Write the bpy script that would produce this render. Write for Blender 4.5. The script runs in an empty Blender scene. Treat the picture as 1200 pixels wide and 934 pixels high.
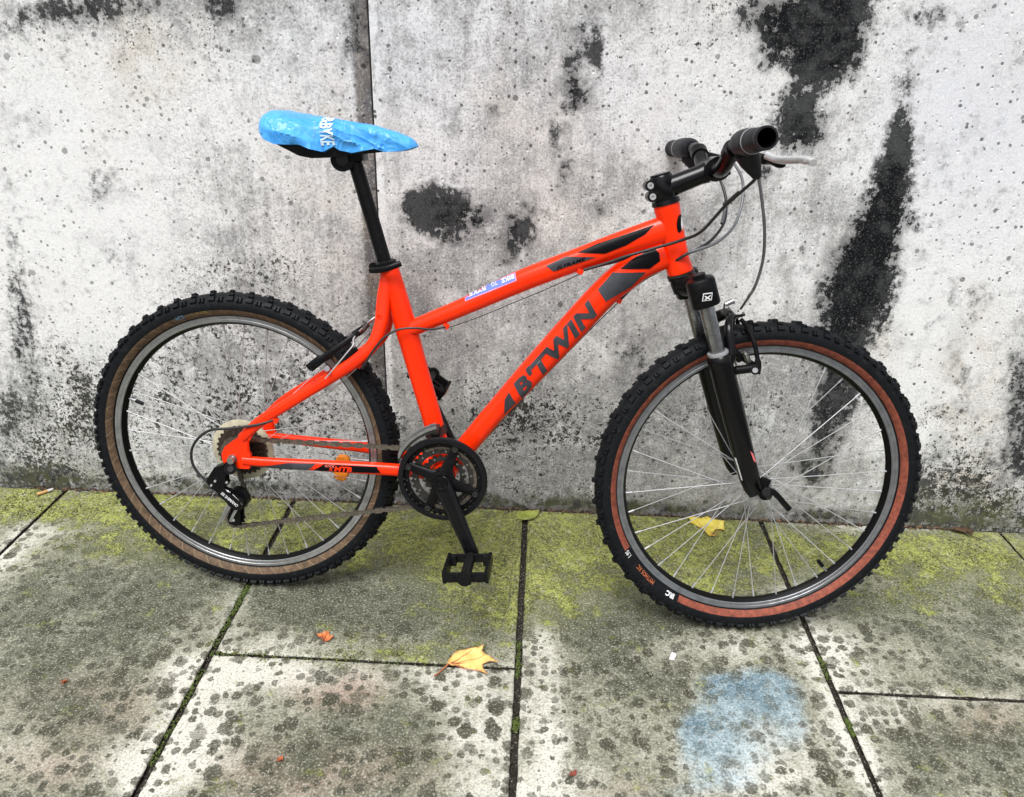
import bpy, bmesh, math, random
import numpy as np
from mathutils import Vector, Matrix, noise as mnoise
random.seed(7)
R=math.radians
scene=bpy.context.scene
col=scene.collection

# ------------------------------------------------------------------ camera
IW,IH=1200,934
F_PX,PITCH,ROLL,YAW=902.83,25.572,1.6425,-1.6999
CAM=np.array([0.0,-1.7370,1.1538])
def _basis():
    pi,ro,ya=R(PITCH),R(ROLL),R(YAW)
    f=np.array([math.sin(ya)*math.cos(pi),math.cos(ya)*math.cos(pi),-math.sin(pi)])
    r=np.array([math.cos(ya),-math.sin(ya),0.0]); u=np.cross(r,f)
    return r*math.cos(ro)+u*math.sin(ro), -r*math.sin(ro)+u*math.cos(ro), f
CR,CU,CF=_basis()
cam_data=bpy.data.cameras.new('camera'); cam=bpy.data.objects.new('camera',cam_data); col.objects.link(cam)
cam.matrix_world=Matrix(((CR[0],CU[0],-CF[0],CAM[0]),(CR[1],CU[1],-CF[1],CAM[1]),(CR[2],CU[2],-CF[2],CAM[2]),(0,0,0,1)))
cam_data.sensor_fit='HORIZONTAL'; cam_data.sensor_width=36; cam_data.lens=F_PX/IW*36
cam_data.clip_end=500; cam_data.clip_start=0.02
scene.camera=cam

# ------------------------------------------------------------------ light
world=bpy.data.worlds.new('World'); scene.world=world; world.use_nodes=True
SUN_EL,SUN_AZ=63,200          # degrees; azimuth measured clockwise from +Y
wn=world.node_tree.nodes; wl=world.node_tree.links
sky=wn.new('ShaderNodeTexSky'); sky.sky_type='NISHITA'; sky.sun_disc=False
sky.sun_elevation=R(SUN_EL); sky.sun_rotation=R(SUN_AZ); sky.dust_density=4.0; sky.air_density=1.0; sky.ozone_density=1.0
hs=wn.new('ShaderNodeHueSaturation'); hs.inputs['Saturation'].default_value=0.30
wl.new(sky.outputs[0],hs.inputs['Color'])
bg=wn['Background']; bg.inputs['Strength'].default_value=0.055
wl.new(hs.outputs[0],bg.inputs['Color'])
sun_d=bpy.data.lights.new('sun','SUN'); sun_d.energy=1.5; sun_d.angle=R(32); sun_d.color=(1.0,0.997,0.99)
sun=bpy.data.objects.new('sun',sun_d); col.objects.link(sun)
_s=Vector((math.sin(R(SUN_AZ))*math.cos(R(SUN_EL)),math.cos(R(SUN_AZ))*math.cos(R(SUN_EL)),math.sin(R(SUN_EL))))
sun.rotation_euler=_s.to_track_quat('Z','Y').to_euler()
scene.view_settings.view_transform='Standard'; scene.view_settings.look='None'
scene.view_settings.exposure=1.32; scene.view_settings.gamma=1
scene.view_settings.use_curve_mapping=False

# ------------------------------------------------------------------ from the photograph's sight lines to real places
def sight(px,py):
    return CF+CR*(px-IW/2)/F_PX-CU*(py-IH/2)/F_PX
def on_ground(px,py,z=0.0):
    d=sight(px,py); return Vector(CAM+d*((z-CAM[2])/d[2]))
def on_wall(px,py,y=0.0):
    d=sight(px,py); return Vector(CAM+d*((y-CAM[1])/d[1]))
def project(P):
    q=P-CAM; z=np.maximum(q@CF,0.05)
    return IW/2+F_PX*(q@CR)/z, IH/2-F_PX*(q@CU)/z
# bicycle frame of reference: x forward, y to the wall, z up, leaning on the wall
BO=np.array([-0.6095,-0.3526,0.0])
_h=np.array([0.4675+0.6095,-0.4124+0.3526,0]); _h/=np.linalg.norm(_h)
_sd=np.array([_h[1],-_h[0],0]); LEAN=R(6.51)
_up=np.array([0,0,1.0])*math.cos(LEAN)-_sd*math.sin(LEAN)
_lt=_sd*math.cos(LEAN)+np.array([0,0,1.0])*math.sin(LEAN)
BM=np.stack([_h,-_lt,_up],1)
BIKE=Matrix([[*BM[0],BO[0]],[*BM[1],BO[1]],[*BM[2],BO[2]],[0,0,0,1]])
def bk(px,py,lat=0.0):
    """point of the bicycle (local) seen at a pixel, lat metres to the camera's side of the frame plane"""
    d=BM.T@sight(px,py); o=BM.T@(CAM-BO); t=(-lat-o[1])/d[1]
    return Vector(o+d*t)
# steering axis
HT_T=Vector((0.829,0,0.877)); HT_B=Vector((0.873,0,0.757))
AX=(HT_T-HT_B).normalized(); STEER=R(7.38)
STM=Matrix.Translation(HT_B)@Matrix.Rotation(STEER,4,AX)@Matrix.Translation(-HT_B)
STI=STM.inverted()
def fk(px,py,lat=0.0):
    """the same in the steered front assembly's own straight-ahead frame"""
    d=STI.to_3x3()@Vector(BM.T@sight(px,py)); o=STI@Vector(BM.T@(CAM-BO)); t=(-lat-o.y)/d.y
    return o+d*t
RC=Vector((0.0,0.0,0.337))                      # rear hub
_fc=STI@Vector((1.072,0.0,0.3365)); FC=Vector((_fc.x,0,_fc.z))   # front hub, straight-ahead frame

# ------------------------------------------------------------------ node helpers
class S:
    def __init__(s,nt,sock): s.nt=nt; s.k=sock
    def _m(s,op,o,rev=False,clamp=False):
        n=s.nt.nodes.new('ShaderNodeMath'); n.operation=op; n.use_clamp=clamp
        a,b=(o,s) if rev else (s,o)
        for i,v in enumerate((a,b)):
            if v is None: continue
            if isinstance(v,S): s.nt.links.new(v.k,n.inputs[i])
            else: n.inputs[i].default_value=v
        return S(s.nt,n.outputs[0])
    def __add__(s,o): return s._m('ADD',o)
    def __radd__(s,o): return s._m('ADD',o)
    def __sub__(s,o): return s._m('SUBTRACT',o)
    def __rsub__(s,o): return s._m('SUBTRACT',o,True)
    def __mul__(s,o): return s._m('MULTIPLY',o)
    def __rmul__(s,o): return s._m('MULTIPLY',o)
    def __truediv__(s,o): return s._m('DIVIDE',o)
    def max(s,o): return s._m('MAXIMUM',o)
    def min(s,o): return s._m('MINIMUM',o)
    def pow(s,o): return s._m('POWER',o)
    def clamp(s): return s._m('ADD',0.0,clamp=True)
    def step(s,a,b,lo=0.0,hi=1.0):
        n=s.nt.nodes.new('ShaderNodeMapRange'); n.interpolation_type='SMOOTHSTEP'
        s.nt.links.new(s.k,n.inputs[0])
        for i,v in zip((1,2,3,4),(a,b,lo,hi)):
            if isinstance(v,S): s.nt.links.new(v.k,n.inputs[i])
            else: n.inputs[i].default_value=v
        return S(s.nt,n.outputs[0])
class NT:
    def __init__(s,name,rough=0.6,metal=0.0,spec=0.5):
        s.m=bpy.data.materials.new(name); s.m.use_nodes=True; s.nt=s.m.node_tree
        s.b=s.nt.nodes['Principled BSDF']; s.b.inputs['Roughness'].default_value=rough
        s.b.inputs['Metallic'].default_value=metal; s.b.inputs['Specular IOR Level'].default_value=spec
        s._co=None
    def co(s):
        if s._co is None:
            n=s.nt.nodes.new('ShaderNodeTexCoord'); s._co=n.outputs['Object']
        return s._co
    def scaled(s,v,loc=(0,0,0),src=None,rot=(0,0,0)):
        n=s.nt.nodes.new('ShaderNodeMapping'); n.inputs['Scale'].default_value=v; n.inputs['Location'].default_value=loc
        n.inputs['Rotation'].default_value=rot
        s.nt.links.new(src or s.co(),n.inputs[0]); return n.outputs[0]
    def noise(s,scale,detail=4,rough=0.5,co=None,color=False,lac=2.0,dist=0.0):
        n=s.nt.nodes.new('ShaderNodeTexNoise'); n.inputs['Scale'].default_value=scale; n.inputs['Detail'].default_value=detail
        n.inputs['Roughness'].default_value=rough; n.inputs['Lacunarity'].default_value=lac; n.inputs['Distortion'].default_value=dist
        s.nt.links.new(co or s.co(),n.inputs['Vector'])
        return n.outputs[1] if color else S(s.nt,n.outputs[0])
    def warp(s,co,scale,amt,detail=3):
        c=s.noise(scale,detail,0.6,co=co,color=True)
        a=s.nt.nodes.new('ShaderNodeVectorMath'); a.operation='MULTIPLY_ADD'
        s.nt.links.new(c,a.inputs[0]); a.inputs[1].default_value=(amt,)*3
        s.nt.links.new(co,a.inputs[2]); return a.outputs[0]
    def voro(s,scale,co=None,rnd=1.0,dim='3D'):
        n=s.nt.nodes.new('ShaderNodeTexVoronoi'); n.inputs['Scale'].default_value=scale; n.inputs['Randomness'].default_value=rnd
        n.voronoi_dimensions=dim
        s.nt.links.new(co or s.co(),n.inputs['Vector'])
        sep=s.nt.nodes.new('ShaderNodeSeparateColor'); s.nt.links.new(n.outputs['Color'],sep.inputs[0])
        return S(s.nt,n.outputs['Distance']),S(s.nt,sep.outputs[0]),S(s.nt,sep.outputs[1])
    def attr(s,name):
        n=s.nt.nodes.new('ShaderNodeAttribute'); n.attribute_name=name
        sep=s.nt.nodes.new('ShaderNodeSeparateColor'); s.nt.links.new(n.outputs['Color'],sep.inputs[0])
        return [S(s.nt,sep.outputs[i]) for i in range(3)]
    def mix(s,f,a,b,blend='MIX'):
        n=s.nt.nodes.new('ShaderNodeMix'); n.data_type='RGBA'; n.blend_type=blend
        if isinstance(f,S): s.nt.links.new(f.k,n.inputs[0])
        else: n.inputs[0].default_value=f
        for i,v in ((6,a),(7,b)):
            if isinstance(v,tuple): n.inputs[i].default_value=(*v,1)
            else: s.nt.links.new(v,n.inputs[i])
        return n.outputs[2]
    def color(s,c):
        if isinstance(c,tuple): s.b.inputs['Base Color'].default_value=(*c,1)
        else: s.nt.links.new(c,s.b.inputs['Base Color'])
    def bump(s,h,dist=0.001,strength=1.0):
        n=s.nt.nodes.new('ShaderNodeBump'); n.inputs['Distance'].default_value=dist; n.inputs['Strength'].default_value=strength
        s.nt.links.new(h.k,n.inputs['Height']); s.nt.links.new(n.outputs[0],s.b.inputs['Normal'])
    def rough(s,v): s.nt.links.new(v.k,s.b.inputs['Roughness'])
MATS={}
def mat(name,c,rough=0.5,metal=0.0,spec=0.5,dirt=0.12,scale=60,bump=0.0,coat=0.0,c2=None,dust=0.0):
    if name in MATS: return MATS[name]
    t=NT(name,rough,metal,spec)
    n=t.noise(scale,6,0.6)
    c2=c2 or tuple(x*(1-dirt*2.2) for x in c)
    cc=t.mix(n.step(0.3,0.75),c,c2)
    if dust:
        d=t.noise(scale*2.3,8,0.75).step(0.52,0.72)
        cc=t.mix(d*dust,cc,(0.30,0.28,0.24))
    t.color(cc)
    t.rough(n*0.25+(rough-0.12))
    if bump: t.bump(t.noise(scale*4,5,0.6),bump)
    if coat: t.b.inputs['Coat Weight'].default_value=coat; t.b.inputs['Coat Roughness'].default_value=0.08
    MATS[name]=t.m; return t.m

# ------------------------------------------------------------------ object helpers
def link(o,parent=None):
    col.objects.link(o)
    if parent is not None: o.parent=parent
    return o
def thing(name,label,cat,mat4=None,group=None):
    o=bpy.data.objects.new(name,None); o.empty_display_size=0.05; link(o)
    if mat4 is not None: o.matrix_world=mat4
    tag(o,label,cat,group); return o
def tag(o,label=None,cat=None,group=None,kind=None):
    if label: o['label']=label
    if cat: o['category']=cat
    if group: o['group']=group
    if kind: o['kind']=kind
    return o
def group_part(name,parent,m=None,label=None):
    o=bpy.data.objects.new(name,None); o.empty_display_size=0.03; link(o,parent)
    if m is not None: o.matrix_basis=m
    if label: o['label']=label
    return o
def finish(bm,name,mats,parent=None,smooth=35,label=None,kind=None,m=None,recalc=True):
    if recalc: bmesh.ops.recalc_face_normals(bm,faces=bm.faces)
    me=bpy.data.meshes.new(name); bm.to_mesh(me); bm.free()
    for x in (mats if isinstance(mats,(list,tuple)) else [mats]): me.materials.append(x)
    if smooth:
        me.polygons.foreach_set('use_smooth',[True]*len(me.polygons)); me.set_sharp_from_angle(angle=R(smooth))
    o=bpy.data.objects.new(name,me); link(o,parent)
    if m is not None: o.matrix_basis=m
    if label: o['label']=label
    if kind: o['kind']=kind
    return o
def frame_at(t,ref):
    s=ref-t*ref.dot(t)
    if s.length<1e-5: s=Vector((1,0,0))-t*t.x
    s.normalize(); return s,t.cross(s)
def sweep(bm,pts,rad,seg=16,ref=Vector((0,1,0)),cap=True,mi=0,prof=None,transport=False):
    """tube through pts; rad: list of r or (r_lateral, r_in_plane)"""
    pts=[Vector(p) for p in pts]; n=len(pts)
    if not isinstance(rad,(list,)): rad=[rad]*n
    rings=[]; s=None
    for i,p in enumerate(pts):
        t=(pts[min(i+1,n-1)]-pts[max(i-1,0)]).normalized()
        if transport:
            if s is None: s,b=frame_at(t,ref)
            else:
                s=(s-t*s.dot(t)).normalized(); b=t.cross(s)
        else: s,b=frame_at(t,ref)
        r=rad[i]; ra,rb=(r if isinstance(r,tuple) else (r,r))
        ring=[]
        for k in range(seg):
            a=2*math.pi*k/seg
            if prof: x,y=prof(a)
            else: x,y=math.cos(a),math.sin(a)
            ring.append(bm.verts.new(p+s*x*ra+b*y*rb))
        rings.append(ring)
    for i in range(n-1):
        for k in range(seg):
            f=bm.faces.new((rings[i][k],rings[i][(k+1)%seg],rings[i+1][(k+1)%seg],rings[i+1][k])); f.material_index=mi
    if cap:
        f=bm.faces.new(rings[0][::-1]); f.material_index=mi
        f=bm.faces.new(rings[-1]); f.material_index=mi
    return rings
def sq(p=0.5):
    def f(a):
        c,s=math.cos(a),math.sin(a)
        return math.copysign(abs(c)**p,c),math.copysign(abs(s)**p,s)
    return f
def spline(pts,n=8,closed=False):
    pts=[Vector(p) for p in pts]; out=[]; m=len(pts)
    rng=range(m if closed else m-1)
    for i in rng:
        if closed: a,b,c,d=pts[(i-1)%m],pts[i],pts[(i+1)%m],pts[(i+2)%m]
        else: a,b,c,d=pts[max(i-1,0)],pts[i],pts[i+1],pts[min(i+2,m-1)]
        for k in range(n):
            t=k/n
            out.append(0.5*((2*b)+(c-a)*t+(2*a-5*b+4*c-d)*t*t+(3*b-a-3*c+d)*t**3))
    if not closed: out.append(pts[-1])
    return out
def box(bm,c,size,M=None,mi=0,taper=1.0,bevel=0.0):
    M=M or Matrix.Identity(3); c=Vector(c); vs=[]
    for z in (-1,1):
        k=taper if z>0 else 1.0
        for x,y in ((-1,-1),(1,-1),(1,1),(-1,1)):
            vs.append(bm.verts.new(c+M@Vector((x*size[0]/2*k,y*size[1]/2*k,z*size[2]/2))))
    fs=[]
    for q in ((3,2,1,0),(4,5,6,7),(0,1,5,4),(1,2,6,5),(2,3,7,6),(3,0,4,7)):
        f=bm.faces.new([vs[i] for i in q]); f.material_index=mi; fs.append(f)
    if bevel:
        es=list({e for f in fs for e in f.edges})
        r=bmesh.ops.bevel(bm,geom=es,offset=bevel,segments=2,affect='EDGES',profile=0.6)
        for f in r['faces']: f.material_index=mi
    return vs
def lathe(bm,prof,seg=96,c=(0,0,0),axis=Vector((0,1,0)),closed=False,mi=None,ref=None):
    """prof: list of (r, h); revolve about axis; mi: list of material index per profile segment"""
    c=Vector(c); axis=Vector(axis).normalized()
    u,v=frame_at(axis,ref or Vector((0,0,1)))
    rings=[]
    for k in range(seg):
        a=2*math.pi*k/seg; d=u*math.cos(a)+v*math.sin(a)
        rings.append([bm.verts.new(c+d*r+axis*h) for r,h in prof])
    m=len(prof)
    for k in range(seg):
        A,B=rings[k],rings[(k+1)%seg]
        for i in range(m if closed else m-1):
            j=(i+1)%m
            try:
                f=bm.faces.new((A[i],A[j],B[j],B[i])); f.material_index=(mi[i] if mi else 0)
            except ValueError: pass
    if not closed:
        for i in (0,m-1):
            if prof[i][0]>1e-6:
                try: f=bm.faces.new([rings[k][i] for k in range(seg)]); f.material_index=(mi[max(0,i-1)] if mi else 0)
                except ValueError: pass
        bmesh.ops.remove_doubles(bm,verts=[v for r in rings for v in (r[0],r[-1])],dist=1e-6)
def cyl(bm,a,b,r,seg=16,mi=0,r2=None):
    a,b=Vector(a),Vector(b); r2=r if r2 is None else r2
    t=(b-a).normalized(); ref=Vector((0,1,0)) if abs(t.y)<0.9 else Vector((0,0,1))
    sweep(bm,[a,b],[r,r2],seg,ref,mi=mi)
def prism(bm,poly,y0,y1,mi=0,bevel=0.0,plane='xz'):
    """polygon of (x,z) extruded along y"""
    def P(p,y): return Vector((p[0],y,p[1]))
    A=[bm.verts.new(P(p,y0)) for p in poly]; B=[bm.verts.new(P(p,y1)) for p in poly]
    n=len(poly); fs=[bm.faces.new(A),bm.faces.new(B[::-1])]
    for i in range(n): fs.append(bm.faces.new((A[i],B[i],B[(i+1)%n],A[(i+1)%n])))
    for f in fs: f.material_index=mi
    if bevel:
        bmesh.ops.bevel(bm,geom=list({e for f in fs[:2] for e in f.edges}),offset=bevel,segments=2,affect='EDGES')
    return fs
def xz(v): return (v.x,v.z)

# ------------------------------------------------------------------ painted marks of the surfaces (wear with a shape of its own, and shade at the tyre contacts)
def marks(px,py,blobs):
    out=np.zeros_like(px)
    for b in blobs:
        cx,cy,rx,ry,rot,v=b
        a=math.radians(rot); dx,dy=px-cx,py-cy
        u=(dx*math.cos(a)+dy*math.sin(a))/rx; w=(-dx*math.sin(a)+dy*math.cos(a))/ry
        d=u*u+w*w
        out+=v*np.exp(-0.62*d-0.20*d*d)
    return out
def set_attr(me,name,arr):
    a=me.attributes.new(name,'FLOAT_COLOR','POINT'); n=len(me.vertices)
    c=np.ones((n,4),np.float32); c[:,:3]=arr; a.data.foreach_set('color',c.ravel())

WALL_STAIN=[(540,285,20,10,0,.35),(620,240,12,14,0,.3),(650,160,10,30,0,.28),(700,70,10,30,0,.25),(880,20,16,20,0,.35),(1000,60,14,30,0,.45),(1095,20,30,16,0,.3),(830,330,14,30,0,.12),(1130,350,30,10,0,.3),(1095,380,18,12,0,.3),(60,560,40,14,0,.35),(10,500,20,50,0,.35),(330,470,24,50,0,.25),(230,420,30,30,0,.2),(440,40,8,50,0,.12),(410,40,10,40,0,.35),(900,560,60,30,0,.22),(1085,560,20,40,0,.3),(1130,450,16,30,0,.25),(516,249,36,25,10,.98),(492,242,16,18,0,.4),(560,252,18,14,0,.45),(605,271,20,21,0,.82),(592,300,12,12,0,.35),
 (668,92,14,44,0,.46),(690,40,14,36,0,.42),(662,205,10,24,10,.38),(680,110,14,18,0,.4),(575,130,12,12,0,.2),(700,240,10,14,0,.35),
 (952,18,58,46,0,1.1),(958,68,34,36,15,1.0),(978,20,30,40,0,.5),(905,50,16,40,20,.5),(930,120,20,18,0,.5),(935,155,28,22,0,.9),(955,140,18,20,0,.4),(893,203,13,10,0,.5),
 (1065,70,12,60,10,.22),(1058,140,12,40,10,.3),(1051,185,16,38,12,.85),(1040,235,23,42,14,1.05),(1024,280,29,38,18,1.05),(1008,322,36,36,10,1.1),(1000,362,38,32,0,1.05),(990,402,24,26,0,.75),(985,440,26,34,0,.8),(972,490,24,34,0,.72),(955,540,22,26,0,.5),(1022,455,12,20,0,.4),
 (1075,262,16,12,-20,.35),(60,12,14,14,0,.3),(90,14,36,18,0,.52),(150,6,40,14,0,.4),(265,10,18,20,0,.46),(20,20,20,20,0,.35),(230,5,50,10,0,.3),
 (115,222,15,24,15,.28),(18,330,12,70,0,.30),(30,400,14,45,0,.38),(40,450,22,40,0,.3),(130,300,14,24,0,.2),
 (1196,480,18,60,0,.6),(1180,540,26,22,20,.42),(1115,210,26,20,0,.12),(840,300,12,18,0,.1),(745,420,28,80,0,.25),
 (600,588,220,8,2,.30),(200,566,260,8,2,.35),(950,604,300,8,2,.35)]
WALL_SPECK=[(40,520,90,120,0,.72),(280,470,190,100,0,.82),(300,350,110,50,0,.4),(230,310,110,30,0,.35),(620,520,120,60,0,.72),(640,470,60,40,0,.35),
 (100,25,160,35,0,.5),(280,40,90,50,0,.35),(180,150,90,90,0,.18),(560,430,60,80,0,.3),(1110,520,70,90,0,.62),(1150,600,110,60,0,.7),
 (1145,285,40,40,0,.42),(1120,360,40,30,0,.4),(740,30,90,50,0,.32),(850,30,60,60,0,.45),(560,200,120,60,0,.12),(690,110,60,80,0,.3),(905,160,50,60,0,.35),
 (800,470,90,60,0,.5),(900,500,80,80,0,.4),(720,360,60,60,0,.3),(600,588,700,24,2,.45),(50,300,40,80,0,.15),(330,240,70,90,0,.2),(450,540,30,60,0,.3),(1040,120,40,140,12,.35),(1190,400,20,60,0,.3)]
WALL_WHITE=[(60,200,120,170,0,.52),(110,330,110,90,0,.35),(30,440,60,70,0,.15),(220,120,110,100,0,.16),(1150,150,120,190,10,.62),(1090,420,70,110,0,.42),(860,120,90,100,0,.22),(900,330,70,60,0,.18),
 (780,90,60,80,0,.12),(480,80,50,120,0,.12),(350,150,90,110,0,.14),(630,440,170,150,0,-.13),(600,565,260,40,0,-.16),(300,500,180,70,0,.05),(470,480,60,160,0,-.1),(820,520,90,60,0,-.1),(170,40,140,60,0,-.05),
 (600,602,700,18,2,-.25),(960,470,60,90,0,-.15)]
WALL_BROWN=[(170,60,50,60,0,.5),(370,230,60,120,0,.35),(1140,470,40,130,0,.5),(1120,570,60,24,0,.6),(610,130,60,60,0,.35),(400,120,50,120,0,.25),(470,350,50,60,0,.3),(690,250,60,60,0,.22),(1030,400,20,40,0,.4),(640,260,80,60,0,.2),(700,600,250,10,2,.5)]
WALL_GREEN=[(60,560,120,16,0,.8),(200,575,160,10,0,.7),(600,590,200,10,2,.6),(900,600,260,16,2,.75),(1150,600,90,22,0,.9),(60,500,60,50,0,.3),(990,560,70,30,0,.4)]
WALL_BLUE=[(1150,120,120,160,0,.8),(620,90,200,110,0,.35),(560,300,160,90,0,.1)]
SLAB_MOSS=[(60,590,110,22,0,.95),(190,595,80,26,0,.8),(250,640,110,26,0,.45),(360,600,70,30,0,.75),(370,650,60,20,0,.4),(520,630,90,42,-5,.95),(570,700,60,44,0,.55),(690,625,110,40,0,.95),(650,690,50,44,0,.5),(830,640,90,44,0,.8),(960,650,60,30,0,.55),(1120,650,100,28,0,.95),(1060,700,70,20,0,.3),(500,765,80,14,3,.35),(120,640,90,16,0,.3),(780,690,90,24,0,.4),(380,770,120,10,3,.25),(1190,690,40,30,0,.3)]
SLAB_LIGHT=[(230,850,44,80,30,.85),(160,905,60,30,0,.55),(320,790,90,22,3,.75),(200,800,30,36,30,.3),(560,870,40,80,0,.55),(510,800,60,20,0,.4),(640,850,22,110,0,.75),(650,930,60,24,0,.5),(900,900,90,50,0,.55),(960,770,30,44,-20,.6),(1000,870,20,70,-25,.6),(700,880,50,60,0,.3),(1030,760,70,26,0,.3),(860,760,90,24,0,.4),
 (340,752,60,14,3,.35),(30,640,70,24,-40,.45),(1150,640,60,10,0,.6),(1010,620,50,8,0,.6),(1080,840,60,20,0,.4),(1180,890,24,30,0,.1),(20,890,40,40,0,.3),(20,580,60,10,0,.4),(930,700,40,20,0,.3)]
SLAB_DARK_AND_SHADE=[(130,700,130,50,0,.55),(60,770,90,60,0,.3),(440,712,120,34,0,.95),(560,745,50,20,0,.2),(330,690,100,14,0,.5),(400,880,90,50,0,.5),(740,720,80,60,0,.65),(720,820,60,40,0,.35),(850,728,120,14,0,.7),(1100,730,90,44,0,.55),(1130,880,70,36,0,.6),(1180,810,40,20,0,.3),(100,860,60,30,0,.25),(850,600,80,8,0,.3)]  # dark slab tone, plus contact shade painted in under the tyres
SLAB_BLUE=[(880,820,44,26,10,.95),(835,855,30,30,0,.6),(905,800,34,18,15,.7),(870,880,44,26,0,.55),(850,918,40,14,0,.4),(930,850,20,30,0,.5),(790,928,26,8,0,.35),(840,800,24,14,0,.6),(812,858,18,26,0,.65),(825,900,30,20,0,.35)]
SLAB_PINK=[(400,808,50,22,0,.7),(120,825,90,30,0,.35),(330,910,70,34,0,.45),(1140,840,60,24,0,.4),(60,900,60,30,0,.35),(460,900,60,30,0,.25),(720,925,40,14,0,.3)]

# ------------------------------------------------------------------ concrete wall
def concrete_mat():
    t=NT('weathered_concrete',0.95,0,0.1)
    A=t.attr('marks_a'); B=t.attr('marks_b')
    stain,speck,white=A; green,brown,blue=B
    co=t.scaled((1,1,1)); w1=t.warp(co,9,0.05); 
    big=t.noise(2.2,3,0.5); med=t.noise(11,6,0.62,co=w1); fine=t.noise(70,6,0.72); grain=t.noise(420,3,0.7)
    mid=t.noise(32,6,0.7)
    streak=t.noise(1.0,6,0.6,co=t.scaled((26,26,3.2),src=t.warp(co,4,0.03)))
    streak2=t.noise(1.0,5,0.7,co=t.scaled((90,90,7)))
    lv=(white*1.15+0.70+(med-0.5)*1.5+(streak-0.5)*0.55+(big-0.5)*0.3+(streak2-0.5)*0.45+(fine-0.5)*0.9).clamp()
    c=t.mix(lv.step(0.0,0.55),(0.185,0.183,0.187),(0.39,0.385,0.375))
    c=t.mix(lv.step(0.42,1.0),c,(0.84,0.84,0.83))
    # warm and cool washes
    c=t.mix(((brown+ (big-0.45)*0.7)*(med.step(0.35,0.65))).clamp()*0.80,c,(0.50,0.40,0.27),'MIX')
    c=t.mix((blue+0.12).clamp()*0.38,c,(0.66,0.68,0.86),'MULTIPLY')
    # greyish film patches with sharper edges
    film=t.noise(6.5,6,0.66,co=w1).step(0.56,0.60)
    c=t.mix(film*0.16,c,(0.20,0.20,0.21))
    wk=(0.85-white*1.5).clamp()
    mott=(mid-0.5)*2.6+(med-0.5)*1.4
    c=t.mix(mott.step(0.05,0.75)*0.50*(wk*0.6+0.4),c,(0.20,0.198,0.195))
    c=t.mix((mott*-1.0).step(0.10,0.7)*0.35,c,(0.88,0.87,0.85))
    g2=t.noise(210,3,0.7)
    c=t.mix((0.5-g2).step(0.0,0.16)*0.55*(wk*0.75+0.25),c,(0.11,0.11,0.108))
    c=t.mix((g2-0.5).step(0.03,0.16)*0.45,c,(0.92,0.92,0.90))
    # chalky white scabs
    scab=t.noise(34,6,0.74,co=t.warp(co,30,0.012)).step(0.60,0.645)*(white+0.62).clamp()
    c=t.mix(scab*0.62,c,(0.88,0.88,0.87))
    # black speckle of algae, density painted by where the damp sits
    sp=t.noise(85,5,0.80)
    thr=(speck*-0.255)+0.745+(med-0.5)*-0.30+(t.noise(24,4,0.6)-0.5)*-0.28
    s1=sp.step(thr,thr+0.016)
    c=t.mix(s1*0.96,c,(0.018,0.019,0.017))
    sp2=t.noise(190,3,0.75); thr2=speck*-0.20+0.745+(med-0.5)*-0.2
    s2=sp2.step(thr2,thr2+0.016)
    c=t.mix(s2*0.92,c,(0.03,0.03,0.027))
    # broad grey-green bloom where the speckle is dense
    bl=(t.noise(16,6,0.7).step(0.40,0.62)*speck.step(0.25,0.95))
    c=t.mix(bl*0.36,c,(0.070,0.073,0.058))
    # dark run-off stains with ragged edges
    fr=stain*1.12+((med-0.5)*2.7+(mid-0.5)*2.6+(fine-0.5)*2.6+(streak2-0.5)*1.2)*(stain*2.4).clamp()-0.04
    st=(fr+(g2-0.5)*1.6).step(0.20,0.72)
    stc=t.mix((mid*0.45+med*0.55).step(0.44,0.62),(0.006,0.007,0.009),(0.060,0.062,0.064))
    stc=t.mix((g2-0.5).step(0.04,0.14)*0.45,stc,(0.17,0.165,0.15))
    c=t.mix(st,c,stc)
    halo=(stain+(fine-0.5)*1.2+(mid-0.5)*1.2+(med-0.5)*0.6).step(0.06,0.5)
    c=t.mix(halo*0.58*(1.0-st),c,(0.12,0.12,0.12))
    # round black lichen dots and ring marks
    for sc,lo,keep,al in ((15,0.17,0.80,0.9),(34,0.26,0.74,0.95),(80,0.34,0.62,0.95),(190,0.36,0.60,0.85)):
        d,r1,r2=t.voro(sc,co=t.warp(co,sc*3.5,0.20/sc,2))
        rad=(r1-keep).max(0.0)*(lo/(1-keep))
        dot=(rad-d).step(0.0,0.035)
        c=t.mix(dot*al*(r2*0.45+0.55)*(1.0 if sc<100 else (wk*0.75+0.1)),c,(0.022,0.022,0.020))
    c=t.mix((green*t.noise(30,5,0.7).step(0.36,0.62)).clamp()*0.62,c,(0.115,0.120,0.050))
    t.color(c)
    pit,pr,_=t.voro(60); h=grain*0.25+fine*0.7+med*0.5-(0.22-pit).max(0.0)*(pr.step(0.8,0.85))*6.0-s1*0.25
    t.bump(h,0.0022,0.75)
    return t.m
CONC=concrete_mat()
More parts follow.
